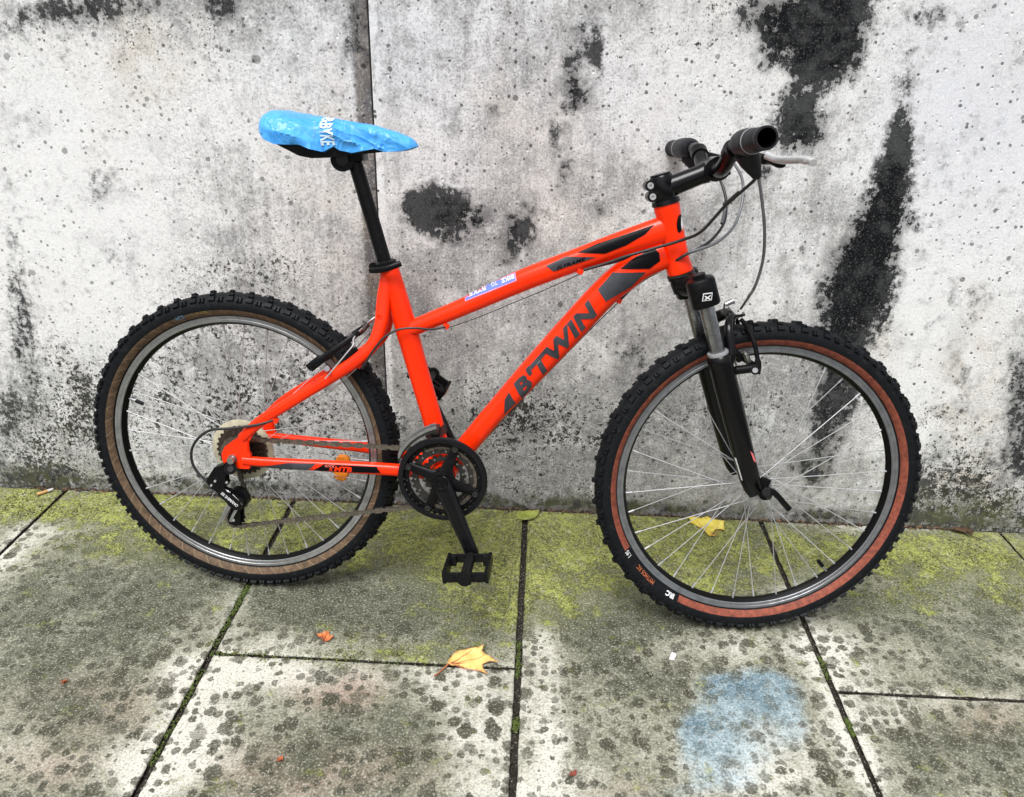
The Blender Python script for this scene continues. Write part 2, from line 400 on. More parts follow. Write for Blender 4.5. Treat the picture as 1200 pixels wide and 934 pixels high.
def slab_mat():
    t=NT('stone_paving',0.82,0,0.35)
    A=t.attr('marks_a'); B=t.attr('marks_b')
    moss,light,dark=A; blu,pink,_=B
    n=t.nt.nodes.new('ShaderNodeNewGeometry'); co=t.scaled((1,1,1),src=n.outputs['Position'])
    t._co=co
    w=t.warp(co,12,0.03)
    med=t.noise(8,6,0.6,co=w); fine=t.noise(90,5,0.72); grit=t.noise(380,3,0.7); mid=t.noise(28,6,0.68)
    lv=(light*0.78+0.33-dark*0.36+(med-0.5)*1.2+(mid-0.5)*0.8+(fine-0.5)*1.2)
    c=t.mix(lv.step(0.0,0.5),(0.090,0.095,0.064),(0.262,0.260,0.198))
    c=t.mix(lv.step(0.38,1.05),c,(0.63,0.615,0.54))
    c=t.mix((pink*1.0).clamp()*(med.step(0.3,0.6))*0.6,c,(0.40,0.21,0.17),'MIX')
    # blue chalk-like stain with pale veins
    bf=(blu+(med-0.5)*0.9+(mid-0.5)*0.6).step(0.12,0.85)
    bc=t.mix((med*0.6+mid*0.6).step(0.42,0.78),(0.075,0.195,0.29),(0.40,0.55,0.64))
    c=t.mix(bf*0.64,c,bc)
    # dark blotches of lichen, two sizes
    for sc,rr,keep,al in ((19,0.38,0.36,0.95),(29,0.43,0.15,0.95),(48,0.45,0.25,0.92)):
        d,r1,r2=t.voro(sc,co=t.warp(t.scaled((1,1,0.0),loc=(sc*.37,sc*.11,0),src=co),sc*5.5,0.36/sc,4),dim='2D')
        rad=(r1-keep).max(0.0)*(rr/(1-keep))+0.02*r2
        dot=(rad-d+(fine-0.5)*0.60+(mid-0.5)*0.35).step(-0.01,0.06)
        k=(1.0-moss*0.55-bf*0.5).clamp()
        c=t.mix(dot*(r2*0.40+0.60)*al*k,c,(0.044,0.044,0.026))
    # moss film: bright tufts over olive
    pw=t.noise(13,5,0.65)
    mf=(moss*1.12+(mid-0.5)*1.8+(pw-0.5)*2.6+(fine-0.5)*1.2).step(0.25,0.85)
    mc=t.mix(t.noise(110,4,0.8).step(0.44,0.60),(0.085,0.095,0.022),(0.30,0.32,0.055))
    mc=t.mix(pw.step(0.42,0.62)*t.noise(60,4,0.7).step(0.40,0.60)*0.85,mc,(0.37,0.41,0.075))
    mc=t.mix(t.noise(36,5,0.7).step(0.54,0.70)*0.7,mc,(0.50,0.48,0.34))
    c=t.mix((moss.step(-0.05,0.55))*0.48,c,(0.135,0.150,0.052))
    c=t.mix(mf*0.86,c,mc)
    # fine dark and pale grit
    c=t.mix(fine.step(0.60,0.68)*0.40,c,(0.06,0.06,0.045))
    c=t.mix(grit.step(0.66,0.72)*0.5,c,(0.75,0.74,0.68))
    g2=t.noise(230,3,0.72)
    c=t.mix((0.5-g2).step(0.0,0.15)*0.55,c,(0.035,0.036,0.022))
    c=t.mix((g2-0.5).step(0.03,0.17)*0.42,c,(0.72,0.70,0.60))
    t.color(c)
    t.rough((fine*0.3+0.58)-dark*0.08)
    t.bump(fine*0.8+g2*0.7+mid*0.8+mf*0.6,0.0034,0.9)
    return t.m
SLAB=slab_mat()

def wall_panel(name,x0,x1,z0,z1,parent,edge_left,edge_right,ybase=0.0):
    def axis(a,b,lo,hi,st):
        v=[a] if a<lo else []
        q=max(a,lo); e=min(b,hi); n=max(1,int(round((e-q)/st)))
        v+= [q+(e-q)*i/n for i in range(n+1)]
        if b>hi: v.append(b)
        return v
    xs=axis(x0,x1,-1.45,1.25,0.0065)
    if edge_right:   # chamfer toward the joint
        ch,dp=edge_right; xs=[x for x in xs if x<x1-ch-0.003]+[x1-ch-0.002,x1-ch,x1-ch*0.8,x1-ch*0.5,x1-ch*0.2,x1]
    if edge_left:
        ch,dp2=edge_left; xs=[x0,x0+ch*0.3,x0+ch*0.7,x0+ch,x0+ch+0.002]+[x for x in xs if x>x0+ch+0.003]
    zs=axis(z0,z1,-0.02,1.35,0.0065)
    nx,nz=len(xs),len(zs)
    X,Z=np.meshgrid(np.array(xs),np.array(zs)); X=X.ravel(); Z=Z.ravel(); Y=np.full_like(X,ybase)
    for i in range(len(X)):
        n=mnoise.noise(Vector((X[i]*2.1,3.1,Z[i]*2.1)))*0.0025+mnoise.noise(Vector((X[i]*9,7.7,Z[i]*9)))*0.0009
        y=ybase-abs(n)*0.0+n*0.6+0.002
        if edge_right and X[i]>x1-ch:
            u=(X[i]-(x1-ch))/ch; y+=dp*u**1.2
        if edge_left and X[i]<x0+edge_left[0]:
            u=1-(X[i]-x0)/edge_left[0]; y+=edge_left[1]*u
        Y[i]=y
    V=np.stack([X,Y,Z],1)
    nv=len(V); T=0.22
    quads=[]
    for j in range(nz-1):
        b=j*nx
        quads+= [(b+i,b+i+1,b+i+1+nx,b+i+nx) for i in range(nx-1)]
    # back and sides
    back=np.array([[x0,T,z0],[x1,T,z0],[x1,T,z1],[x0,T,z1]])
    V2=np.vstack([V,back]); b0,b1,b2,b3=nv,nv+1,nv+2,nv+3
    quads.append((b1,b0,b3,b2))
    quads.append(tuple([i for i in range(nx)][::-1]+[b0,b1]))
    quads.append(tuple([(nz-1)*nx+i for i in range(nx)]+[b2,b3]))
    quads.append(tuple([j*nx for j in range(nz)]+[b3,b0]))
    quads.append(tuple([j*nx+nx-1 for j in range(nz)][::-1]+[b1,b2]))
    me=bpy.data.meshes.new(name); me.from_pydata([tuple(v) for v in V2],[],quads); me.materials.append(CONC)
    px,py=project(V2)
    far=(np.abs(V2[:,0])>1.5)|(V2[:,2]>1.6)
    st=marks(px,py,WALL_STAIN); sp=marks(px,py,WALL_SPECK); wh=marks(px,py,WALL_WHITE)
    gr=marks(px,py,WALL_GREEN); br=marks(px,py,WALL_BROWN); bl=marks(px,py,WALL_BLUE)
    # darker, browner chamfer left of the joint, paler edge right of it
    if edge_right:
        k=np.clip((V2[:,0]-(x1-ch-0.004))/0.01,0,1); wh-=0.62*k; br+=0.25*k; sp+=0.14*k; st+=0.20*k*(0.6+0.4*np.sin(V2[:,2]*7))
    if edge_left:
        k=np.clip((x0+0.018-V2[:,0])/0.004,0,1); wh+=0.35*k
    sp=np.clip(sp,0,1.05)
    set_attr(me,'marks_a',np.stack([st,sp,wh],1)); set_attr(me,'marks_b',np.stack([gr,br,bl],1))
    me.polygons.foreach_set('use_smooth',[True]*len(me.polygons)); me.set_sharp_from_angle(angle=R(30))
    o=bpy.data.objects.new(name,me); link(o,parent); return o
JX=-0.3700
wall=thing('concrete_wall','tall weathered grey concrete wall of cast panels with black run-off stains','wall')
wall_panel('wall_panel',-4.2,JX-0.003,-0.03,2.6,wall,None,(0.030,0.016)).__setitem__('label','left panel, cream white with small dark dots')
wall_panel('wall_panel',JX+0.003,4.2,-0.03,2.6,wall,(0.012,0.005),None,0.003).__setitem__('label','right panel, cooler grey with large black run-off stains')
bm=bmesh.new(); box(bm,(JX,0.12,1.28),(0.02,0.16,2.62)); finish(bm,'joint_filler',mat('joint_dark',(0.018,0.017,0.015),0.95,dirt=0.2),wall,smooth=0)

# ------------------------------------------------------------------ ground and paving
def soil_mat():
    t=NT('joint_soil',0.95,0,0.2)
    n=t.noise(160,6,0.7); c=t.mix(n.step(0.35,0.7),(0.012,0.011,0.009),(0.06,0.052,0.04))
    c=t.mix(t.noise(260,4,0.7).step(0.62,0.68),c,(0.45,0.43,0.36))
    t.color(c); t.bump(n,0.003); return t.m
SOIL=soil_mat()
bm=bmesh.new()
vs=[bm.verts.new(p) for p in ((-40,-40,-0.011),(40,-40,-0.011),(40,40,-0.011),(-40,40,-0.011))]; bm.faces.new(vs)
ground=finish(bm,'ground',SOIL,smooth=0); tag(ground,kind='structure')
pave=bpy.data.objects.new('pavement',None); link(pave); tag(pave,kind='structure')
SP,X0=0.6221,-0.0066
def slab(x0,x1,y0,y1,tilt=(0,0,0)):
    """stone slab with worn edges, top near z=0"""
    inview=(x1>-1.6 and x0<1.4 and y1>-1.1)
    st=0.0075 if inview else 0.12
    nx=max(2,int((x1-x0)/st)); ny=max(2,int((y1-y0)/st))
    xs=[x0,x0+0.0015,x0+0.004]+[x0+0.004+(x1-x0-0.008)*i/nx for i in range(1,nx)]+[x1-0.004,x1-0.0015,x1]
    ys=[y0,y0+0.0015,y0+0.004]+[y0+0.004+(y1-y0-0.008)*i/ny for i in range(1,ny)]+[y1-0.004,y1-0.0015,y1]
    X,Y=np.meshgrid(np.array(xs),np.array(ys)); X=X.ravel(); Y=Y.ravel(); Z=np.zeros_like(X)
    ex=np.minimum(X-x0,x1-X); ey=np.minimum(Y-y0,y1-Y); e=np.minimum(ex,ey)
    Z=-0.003*np.clip(1-e/0.004,0,1)**2+tilt[0]*(X-(x0+x1)/2)+tilt[1]*(Y-(y0+y1)/2)+tilt[2]
    if inview:
        # edges nibbled a little
        for i in range(len(X)):
            if e[i]<0.0016:
                k=mnoise.noise(Vector((X[i]*45,Y[i]*45,1.3)))*0.0016+mnoise.noise(Vector((X[i]*160,Y[i]*160,4)))*0.0008
                if X[i]-x0<0.0016: X[i]+=k
                elif x1-X[i]<0.0016: X[i]-=k
                if Y[i]-y0<0.0016: Y[i]+=k
                elif y1-Y[i]<0.0016: Y[i]-=k
            Z[i]+=mnoise.noise(Vector((X[i]*4,Y[i]*4,9)))*0.0008
    V=np.stack([X,Y,Z],1); NX,NY=len(xs),len(ys); nv=len(V)
    q=[]
    for j in range(NY-1):
        b=j*NX; q+=[(b+i,b+i+1,b+i+1+NX,b+i+NX) for i in range(NX-1)]
    zb=-0.05; Bk=np.array([[x0,y0,zb],[x1,y0,zb],[x1,y1,zb],[x0,y1,zb]]); V2=np.vstack([V,Bk])
    q.append(tuple([i for i in range(NX)][::-1]+[nv,nv+1]))
    q.append(tuple([(NY-1)*NX+i for i in range(NX)]+[nv+2,nv+3]))
    q.append(tuple([j*NX for j in range(NY)]+[nv+3,nv]))
    q.append(tuple([j*NX+NX-1 for j in range(NY)][::-1]+[nv+1,nv+2]))
    me=bpy.data.meshes.new('paving_slab'); me.from_pydata([tuple(v) for v in V2],[],q); me.materials.append(SLAB); me.materials.append(SOIL)
    for k in range(1,5): me.polygons[-k].material_index=1
    if inview:
        px,py=project(V2)
        ms=marks(px,py,SLAB_MOSS); lt=marks(px,py,SLAB_LIGHT); dk=marks(px,py,SLAB_DARK_AND_SHADE)*1.1; bu=marks(px,py,SLAB_BLUE); pk=marks(px,py,SLAB_PINK)
        if y0>-0.9 or True:
            e2=np.concatenate([e,np.zeros(4)]); band=np.exp(-(e2/0.014)**2)*0.26+np.exp(-(e2/0.05)**2)*0.16
            lt=lt+band*(1-np.clip(ms,0,0.7))
    else:
        r=np.random.RandomState(int(abs(x0*7+y0*13)*100)%9999); n=len(V2)
        ms=np.full(n,0.1); lt=np.full(n,0.2+0.2*r.rand()); dk=np.full(n,0.3*r.rand()); bu=np.zeros(n); pk=np.zeros(n)
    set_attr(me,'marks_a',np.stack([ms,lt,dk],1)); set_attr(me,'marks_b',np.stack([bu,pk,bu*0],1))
    me.polygons.foreach_set('use_smooth',[True]*len(me.polygons)); me.set_sharp_from_angle(angle=R(50))
    o=bpy.data.objects.new('paving_slab',me); link(o,pave); return o
rows={ -3:[-0.012,-0.35,-0.96,-1.9,-2.85], -2:[-0.012,-0.99,-1.9,-2.85], -1:[-0.012,-0.577,-1.50,-2.1,-2.85], 0:[-0.012,-0.985,-1.6,-2.85], 1:[-0.012,-0.594,-1.52,-2.1,-2.85], 2:[-0.012,-0.97,-1.9,-2.85],3:[-0.012,-0.7,-1.7,-2.85],-4:[-0.012,-0.7,-1.7,-2.85]}
GAP={-2:0.010,-1:0.013,0:0.014,1:0.012,2:0.006}
random.seed(3)
for k,ys in rows.items():
    a=X0+k*SP+GAP.get(k,0.01)/2; b=X0+(k+1)*SP-GAP.get(k+1,0.01)/2
    for i in range(len(ys)-1):
        g=0.0075
        slab(a,b,ys[i+1]+g/2,ys[i]-(g/2 if i else 0),(random.uniform(-.001,.001),random.uniform(-.001,.001),random.uniform(-.0008,.0008)))

# ================================================================== THE BICYCLE
from mathutils.bvhtree import BVHTree
bike=thing('bicycle','bright orange mountain bike with black fork, leaning on the concrete wall','bicycle',BIKE)
ORANGE=mat('orange_paint',(0.95,0.032,0.001),0.30,0,0.28,dirt=0.03,scale=25,coat=0.12,c2=(0.88,0.027,0.001))
BLK=mat('black_gloss',(0.004,0.004,0.005),0.22,0,0.30,dirt=0.1)
BLKM=mat('black_metal',(0.005,0.005,0.006),0.34,0.0,0.17,dirt=0.2,dust=0.05)
RUB=mat('rubber',(0.006,0.007,0.009),0.58,0,0.16,dirt=0.15,dust=0.07,bump=0.0004)
GRIP=mat('grip_rubber',(0.016,0.016,0.020),0.48,0,0.18,dirt=0.1,dust=0.06,bump=0.0004,scale=90)
STEEL=mat('steel',(0.55,0.55,0.56),0.30,1.0,dirt=0.15)
CHROME=mat('chrome',(0.47,0.47,0.48),0.45,0.3,dirt=0.08)
ALU=mat('aluminium',(0.50,0.51,0.53),0.33,0.9,dirt=0.14,dust=0.15)
DSTEEL=mat('dark_steel',(0.06,0.057,0.054),0.42,0.6,dirt=0.25,dust=0.2,scale=140)
RUST=mat('brown_sprocket',(0.085,0.060,0.048),0.5,0.6,dirt=0.25,scale=150)
CHAINM=mat('oiled_chain',(0.24,0.21,0.17),0.45,0.7,dirt=0.3,scale=200,dust=0.3)
CREAM=mat('yellowed_plastic',(0.50,0.46,0.33),0.5,0,0.5,dirt=0.15)
AMBER=mat('amber_plastic',(0.80,0.24,0.01),0.22,0,0.6,dirt=0.15,scale=200)
WHITE=mat('white_print',(0.78,0.78,0.78),0.5,dirt=0.04)
GREYD=mat('grey_decal',(0.062,0.064,0.075),0.30,0,0.3,dirt=0.12,scale=18,c2=(0.022,0.023,0.028))
DARKD=mat('dark_decal',(0.003,0.003,0.004),0.35,0,0.12,dirt=0.1)
PINK=mat('red_sticker',(0.75,0.16,0.17),0.4)
SILVP=mat('silver_paint',(0.45,0.46,0.48),0.35,0.4)
def sidewall(name,c1,c2,diag):
    t=NT(name,0.7,0,0.35)
    n=t.noise(95,6,0.7); n2=t.noise(260,5,0.7)
    c=t.mix(n.step(0.35,0.68),c1,c2)
    if diag:
        # cord lines running slantwise over the sidewall, by angle about the hub
        sx=t.nt.nodes.new('ShaderNodeSeparateXYZ'); t.nt.links.new(t.co(),sx.inputs[0])
        at=t.nt.nodes.new('ShaderNodeMath'); at.operation='ARCTAN2'; t.nt.links.new(sx.outputs[2],at.inputs[0]); t.nt.links.new(sx.outputs[0],at.inputs[1])
        x,z=S(t.nt,sx.outputs[0]),S(t.nt,sx.outputs[2]); rr=(x*x+z*z).pow(0.5)
        ph=S(t.nt,at.outputs[0])*9.549+rr*-34.0
        fr=ph._m('FRACT',None); c=t.mix((fr-0.5)._m('ABSOLUTE',None).step(0.06,0.02)*0.28*n.step(0.3,0.6),c,(0.55,0.42,0.28))
    c=t.mix(n2.step(0.58,0.70)*0.35,c,(0.03,0.025,0.02))
    t.color(c); t.bump(n2,0.0004); return t.m
TAN=sidewall('tan_sidewall',(0.145,0.092,0.052),(0.062,0.040,0.024),True)
RED=sidewall('rust_sidewall',(0.28,0.072,0.040),(0.13,0.033,0.021),False)

def edge_tube(bm,pairs,lat,rlat,fn=bk,seg=28,p=1.0,n=6):
    C=[];Rr=[]
    for i,(ux,uy,lx,ly) in enumerate(pairs):
        la=lat[i] if isinstance(lat,(list,tuple)) else lat
        a,b=fn(ux,uy,la),fn(lx,ly,la); C.append((a+b)/2)
        rl=rlat[i] if isinstance(rlat,(list,tuple)) else rlat
        Rr.append((rl,(a-b).length/2))
    path=spline(C,n); rad=[]
    for i in range(len(path)):
        t=i/n; k=min(int(t),len(Rr)-1); k2=min(k+1,len(Rr)-1); f=t-k
        rad.append((Rr[k][0]*(1-f)+Rr[k2][0]*f,Rr[k][1]*(1-f)+Rr[k2][1]*f))
    sweep(bm,path,rad,seg,prof=sq(p) if p!=1.0 else None)

# ---------------------------------------------------------------- frame
frame=group_part('frame',bike)
bm=bmesh.new(); edge_tube(bm,[(470,380,476,398),(500,367,506.5,385),(543,348.5,550,367.5),(603,318.7,612,342.5),(640,304,650,328),(676,290.4,686,315),(730,269.5,741,297),(775,253,783,285)],0,[.019,.0185,.019,.020,.021,.021,.021,.019],p=0.86)
top_tube=finish(bm,'top_tube',ORANGE,frame)
bm=bmesh.new(); edge_tube(bm,[(515,541,535,556),(537,515.5,557,529),(572,473.5,593,486),(606.7,431.8,629,450.5),(650,382,674,404),(695,333,720,355),(719,311,743,337),(742,296,762,323),(772,283,788,312)],0,[.022,.023,.025,.026,.026,.027,.026,.024,.020],p=0.80)
down_tube=finish(bm,'down_tube',ORANGE,frame)
bm=bmesh.new()
edge_tube(bm,[(445,318,467,314),(452,345,476,341),(465,392,490,388),(481,445,504,440),(497,498,519,494),(508,545,530,540)],0,[.0185,.019,.020,.020,.020,.020])
seat_tube=finish(bm,'seat_tube',ORANGE,frame)
HV=HT_T+Vector((.0062,0,.001)); AV=(HV-HT_B).normalized()
bm=bmesh.new()
cyl_pts=[HV+AV*0.002,HV-AV*0.008,HV-AV*0.022,(HV+HT_B)/2,HT_B+AX*0.022,HT_B+AX*0.008,HT_B-AX*0.001]
sweep(bm,cyl_pts,[.0238,.0240,.0224,.0219,.0226,.0245,.0243],36)
head_tube=finish(bm,'head_tube',ORANGE,frame)
BB=bk(518.7,561.5,.058); BB.y=0
bm=bmesh.new(); cyl(bm,BB+Vector((0,-.036,0)),BB+Vector((0,.036,0)),.0235,32); finish(bm,'bottom_bracket_shell',ORANGE,frame)
SS=[(455,322,.004,.0155),(450,352,.013,.0145),(446,382,.026,.0130),(436,405,.036,.0125),(418,422,.044,.0125),(396,437,.051,.0122),(340,471.5,.062,.0115),(305,494,.066,.0112),(284,513,.067,.0105)]
CS=[(505,556,.022,.012),(486,553,.036,.0125),(469,551,.043,.0128),(440,549,.049,.0130),(400,546.8,.055,.0122),(345,543.8,.061,.0110),(310,541.5,.065,.0100),(285,539.5,.067,.0095)]
stay_objs=[]
for sgn in (1,-1):
    for nm,L in (('seat_stay',SS),('chain_stay',CS)):
        pts=[bk(a,b,l) for a,b,l,r in L]
        if sgn<0: pts=[Vector((p.x,-p.y,p.z)) for p in pts]
        path=spline(pts,6); rs=[L[min(i//6,len(L)-1)][3]*(1-(i%6)/6)+L[min(i//6+1,len(L)-1)][3]*((i%6)/6) for i in range(len(path))]
        bm=bmesh.new(); sweep(bm,path,[(r*0.82,r) for r in rs],20,prof=sq(0.86)); o=finish(bm,nm,ORANGE,frame)
        stay_objs.append(o)
        if sgn>0 and nm=='chain_stay': chain_stay=o
    poly=[xz(bk(a,b,.067)) for a,b in ((291,505),(272,517),(264,523),(260.5,531),(262,540),(267,546.5),(285,548.5),(293,548.6),(294.5,533),(290.5,527),(291,519),(296,511))]
    bm=bmesh.new(); y0=-.071*sgn; y1=-.062*sgn
    fs=prism(bm,poly,min(y0,y1),max(y0,y1)); bmesh.ops.triangulate(bm,faces=[f for f in fs if len(f.verts)>4])
    finish(bm,'dropout',ORANGE,frame,smooth=30)
# seat stay bridge, cable stops, eyelets, brake bosses
bm=bmesh.new(); a=bk(444,388,.024); cyl(bm,a,Vector((a.x,-a.y,a.z)),.008,12); finish(bm,'stay_bridge',ORANGE,frame)
def stop(px,py,lat,dx=.012,nm='cable_stop'):
    c=bk(px,py,lat); bm=bmesh.new(); box(bm,c,(dx,.010,.010),Matrix.Rotation(R(22),3,'Y')@Matrix.Identity(3),bevel=.002); finish(bm,nm,ORANGE,frame)
stop(523,382,.010); stop(680,318,.012); stop(725,352,.0); stop(420,428,.040); stop(322,492,.066,.016)
for a,b in ((444.5,371),):
    c=bk(a,b,.032); bm=bmesh.new(); lathe(bm,[(.0025,-.002),(.0045,-.002),(.0045,.004),(.0025,.004)],14,c,closed=True); finish(bm,'eyelet',ORANGE,frame)
bm=bmesh.new(); c=bk(500,384,.0)
# welds at the tube junctions
def weld(o1,pts_n): pass
def decal(name,pts,target,m,lat=0.025,fn=bk,cut=0.003,off=0.0012,inv=None,parent=None):
    """flat print laid on a curved tube: polygon (pixels) or ready triangles carried on to the surface"""
    bm=bmesh.new()
    if isinstance(pts,bmesh.types.BMesh): bm.free(); bm=pts
    else:
        f=bm.faces.new([bm.verts.new(fn(x,y,lat)) for x,y in pts]); bmesh.ops.triangulate(bm,faces=[f])
    V=[v.co for v in bm.verts]; lo=Vector([min(v[i] for v in V) for i in range(3)]); hi=Vector([max(v[i] for v in V) for i in range(3)])
    for ax in (0,2):
        n=int((hi[ax]-lo[ax])/cut); no=Vector((0,0,0)); no[ax]=1
        for i in range(1,n+1):
            co=Vector((0,0,0)); co[ax]=lo[ax]+(hi[ax]-lo[ax])*i/(n+1)
            bmesh.ops.bisect_plane(bm,geom=bm.verts[:]+bm.edges[:]+bm.faces[:],plane_co=co,plane_no=no,dist=1e-6)
    tb=bmesh.new()
    for t in (target if isinstance(target,list) else [target]): tb.from_mesh(t.data)
    tree=BVHTree.FromBMesh(tb)
    drop=[]
    for v in bm.verts:
        h=tree.ray_cast(Vector((v.co.x,-0.4,v.co.z)),Vector((0,1,0)))
        if h[0] is None: drop.append(v)
        else:
            n=h[1] if h[1].y<0 else -h[1]; v.co=h[0]+n*off
    if drop: bmesh.ops.delete(bm,geom=drop,context='VERTS')
    tb.free()
    return finish(bm,name,m,parent or frame,smooth=89,recalc=False)
def letters(text,o_px,ex,ey,fn=bk,lat=0.025,bold=0.0,space=1.0):
    """mesh of the lettering; o_px = pixel of the lower left corner, ex = pixel vector of the full length, ey = pixel vector of the cap height"""
    cu=bpy.data.curves.new('lettering','FONT'); cu.body=text; cu.size=1; cu.offset=bold; cu.space_character=space; cu.resolution_u=2
    ob=bpy.data.objects.new('lettering',cu); col.objects.link(ob)
    dg=bpy.context.evaluated_depsgraph_get(); me=bpy.data.meshes.new_from_object(ob.evaluated_get(dg))
    bm=bmesh.new(); bm.from_mesh(me); bpy.data.objects.remove(ob); bpy.data.curves.remove(cu); bpy.data.meshes.remove(me)
    xs=[v.co.x for v in bm.verts]; ys=[v.co.y for v in bm.verts]; x0,x1,y0,y1=min(xs),max(xs),min(ys),max(ys)
    for v in bm.verts:
        u=(v.co.x-x0)/(x1-x0); w=(v.co.y-y0)/(y1-y0)
        q=fn(o_px[0]+ex[0]*u+ey[0]*w,o_px[1]+ex[1]*u+ey[1]*w,lat); v.co=q
    bmesh.ops.remove_doubles(bm,verts=bm.verts,dist=1e-6)
    return bm
decal('decal',[(676.9,296.9),(700.8,286.5),(767.5,264),(756,275),(734,287.5),(709,297.5)],top_tube,DARKD)
decal('decal',[(639.4,312.5),(663.3,301.5),(698.8,301.5),(648.8,318.3)],top_tube,GREYD)
decal('frame_lettering',letters('SLFRAME',(652,317.2),(33,-11.5),(1.0,-4.6),bold=.02),top_tube,DARKD,off=.0018)
decal('decal',[(718.5,319.8),(757,319),(740,336),(710,353),(700.8,339.6)],down_tube,GREYD)
decal('decal',[(726.9,315.6),(745,302),(767.5,291.7),(772.7,297),(773.7,306),(761,315)],[down_tube,head_tube],DARKD)
decal('decal',[(596.6,459.5),(604,472.6),(590.5,485.8),(591.5,468)],down_tube,GREYD)
decal('brand_lettering',letters("B'TWIN",(611.5,468),(88,-99),(-10,-18.6),bold=.05,space=1.08),down_tube,GREYD)
decal('decal',[(303,544.5),(338.7,540.8),(371,542.2),(362,549.4),(333,548.2)],chain_stay,GREYD,lat=.062)
decal('decal',[(381,542.6),(441,547.5),(446,554.5),(368,549.6)],chain_stay,DARKD,lat=.06)
decal('stay_lettering',letters('MTB',(392.5,550.6),(20,1.6),(1.6,-5.4),lat=.06,bold=.03),chain_stay,ORANGE,lat=.06,off=.0018)
decal('stay_lettering',letters('ROCK',(382,545.6),(11,.9),(.6,-2.2),lat=.06,bold=.02),chain_stay,mat('pale_red',(0.8,0.2,0.15),0.4),lat=.06,off=.0018)
decal('stay_lettering',letters('5',(386.5,550),(4,.3),(.8,-3.6),lat=.06,bold=.02),chain_stay,ORANGE,lat=.06,off=.0018)
BLUE_ST=mat('blue_sticker',(0.13,0.20,0.72),0.4,dirt=0.05)
decal('sticker_edge',[(542.8,347.8),(603.2,321.4),(605.2,329.6),(544.4,354.4)],top_tube,mat('pink_edge',(0.75,0.35,0.55),0.4),off=.0010)
decal('sticker',[(543.8,348.6),(602.4,322.6),(604,328.6),(545,353.2)],top_tube,BLUE_ST,off=.0016)
decal('sticker_lettering',letters('BIKE',(601.5,323.6),(-15,6.2),(1.5,3.6),bold=.02),top_tube,WHITE,off=.0022)
decal('sticker_lettering',letters('TO',(581.5,332),(-7,2.9),(1.5,3.0),bold=.01),top_tube,WHITE,off=.0022)
decal('sticker_lettering',letters('BYKE',(568,337.8),(-20,8.4),(1.5,3.5),bold=.02),top_tube,WHITE,off=.0022)
el=[(796.9+3.8*math.cos(a)+2.4*math.sin(a)*-0.25,262.5+10.5*math.sin(a)) for a in [i*2*math.pi/20 for i in range(20)]]
decal('head_badge',el,head_tube,DARKD,off=.0010)
decal('head_badge_mark',[(798.4,254),(799.9,258),(799,262),(800.6,266),(799.4,271),(798,264),(798.8,260)],head_tube,WHITE,off=.0016)

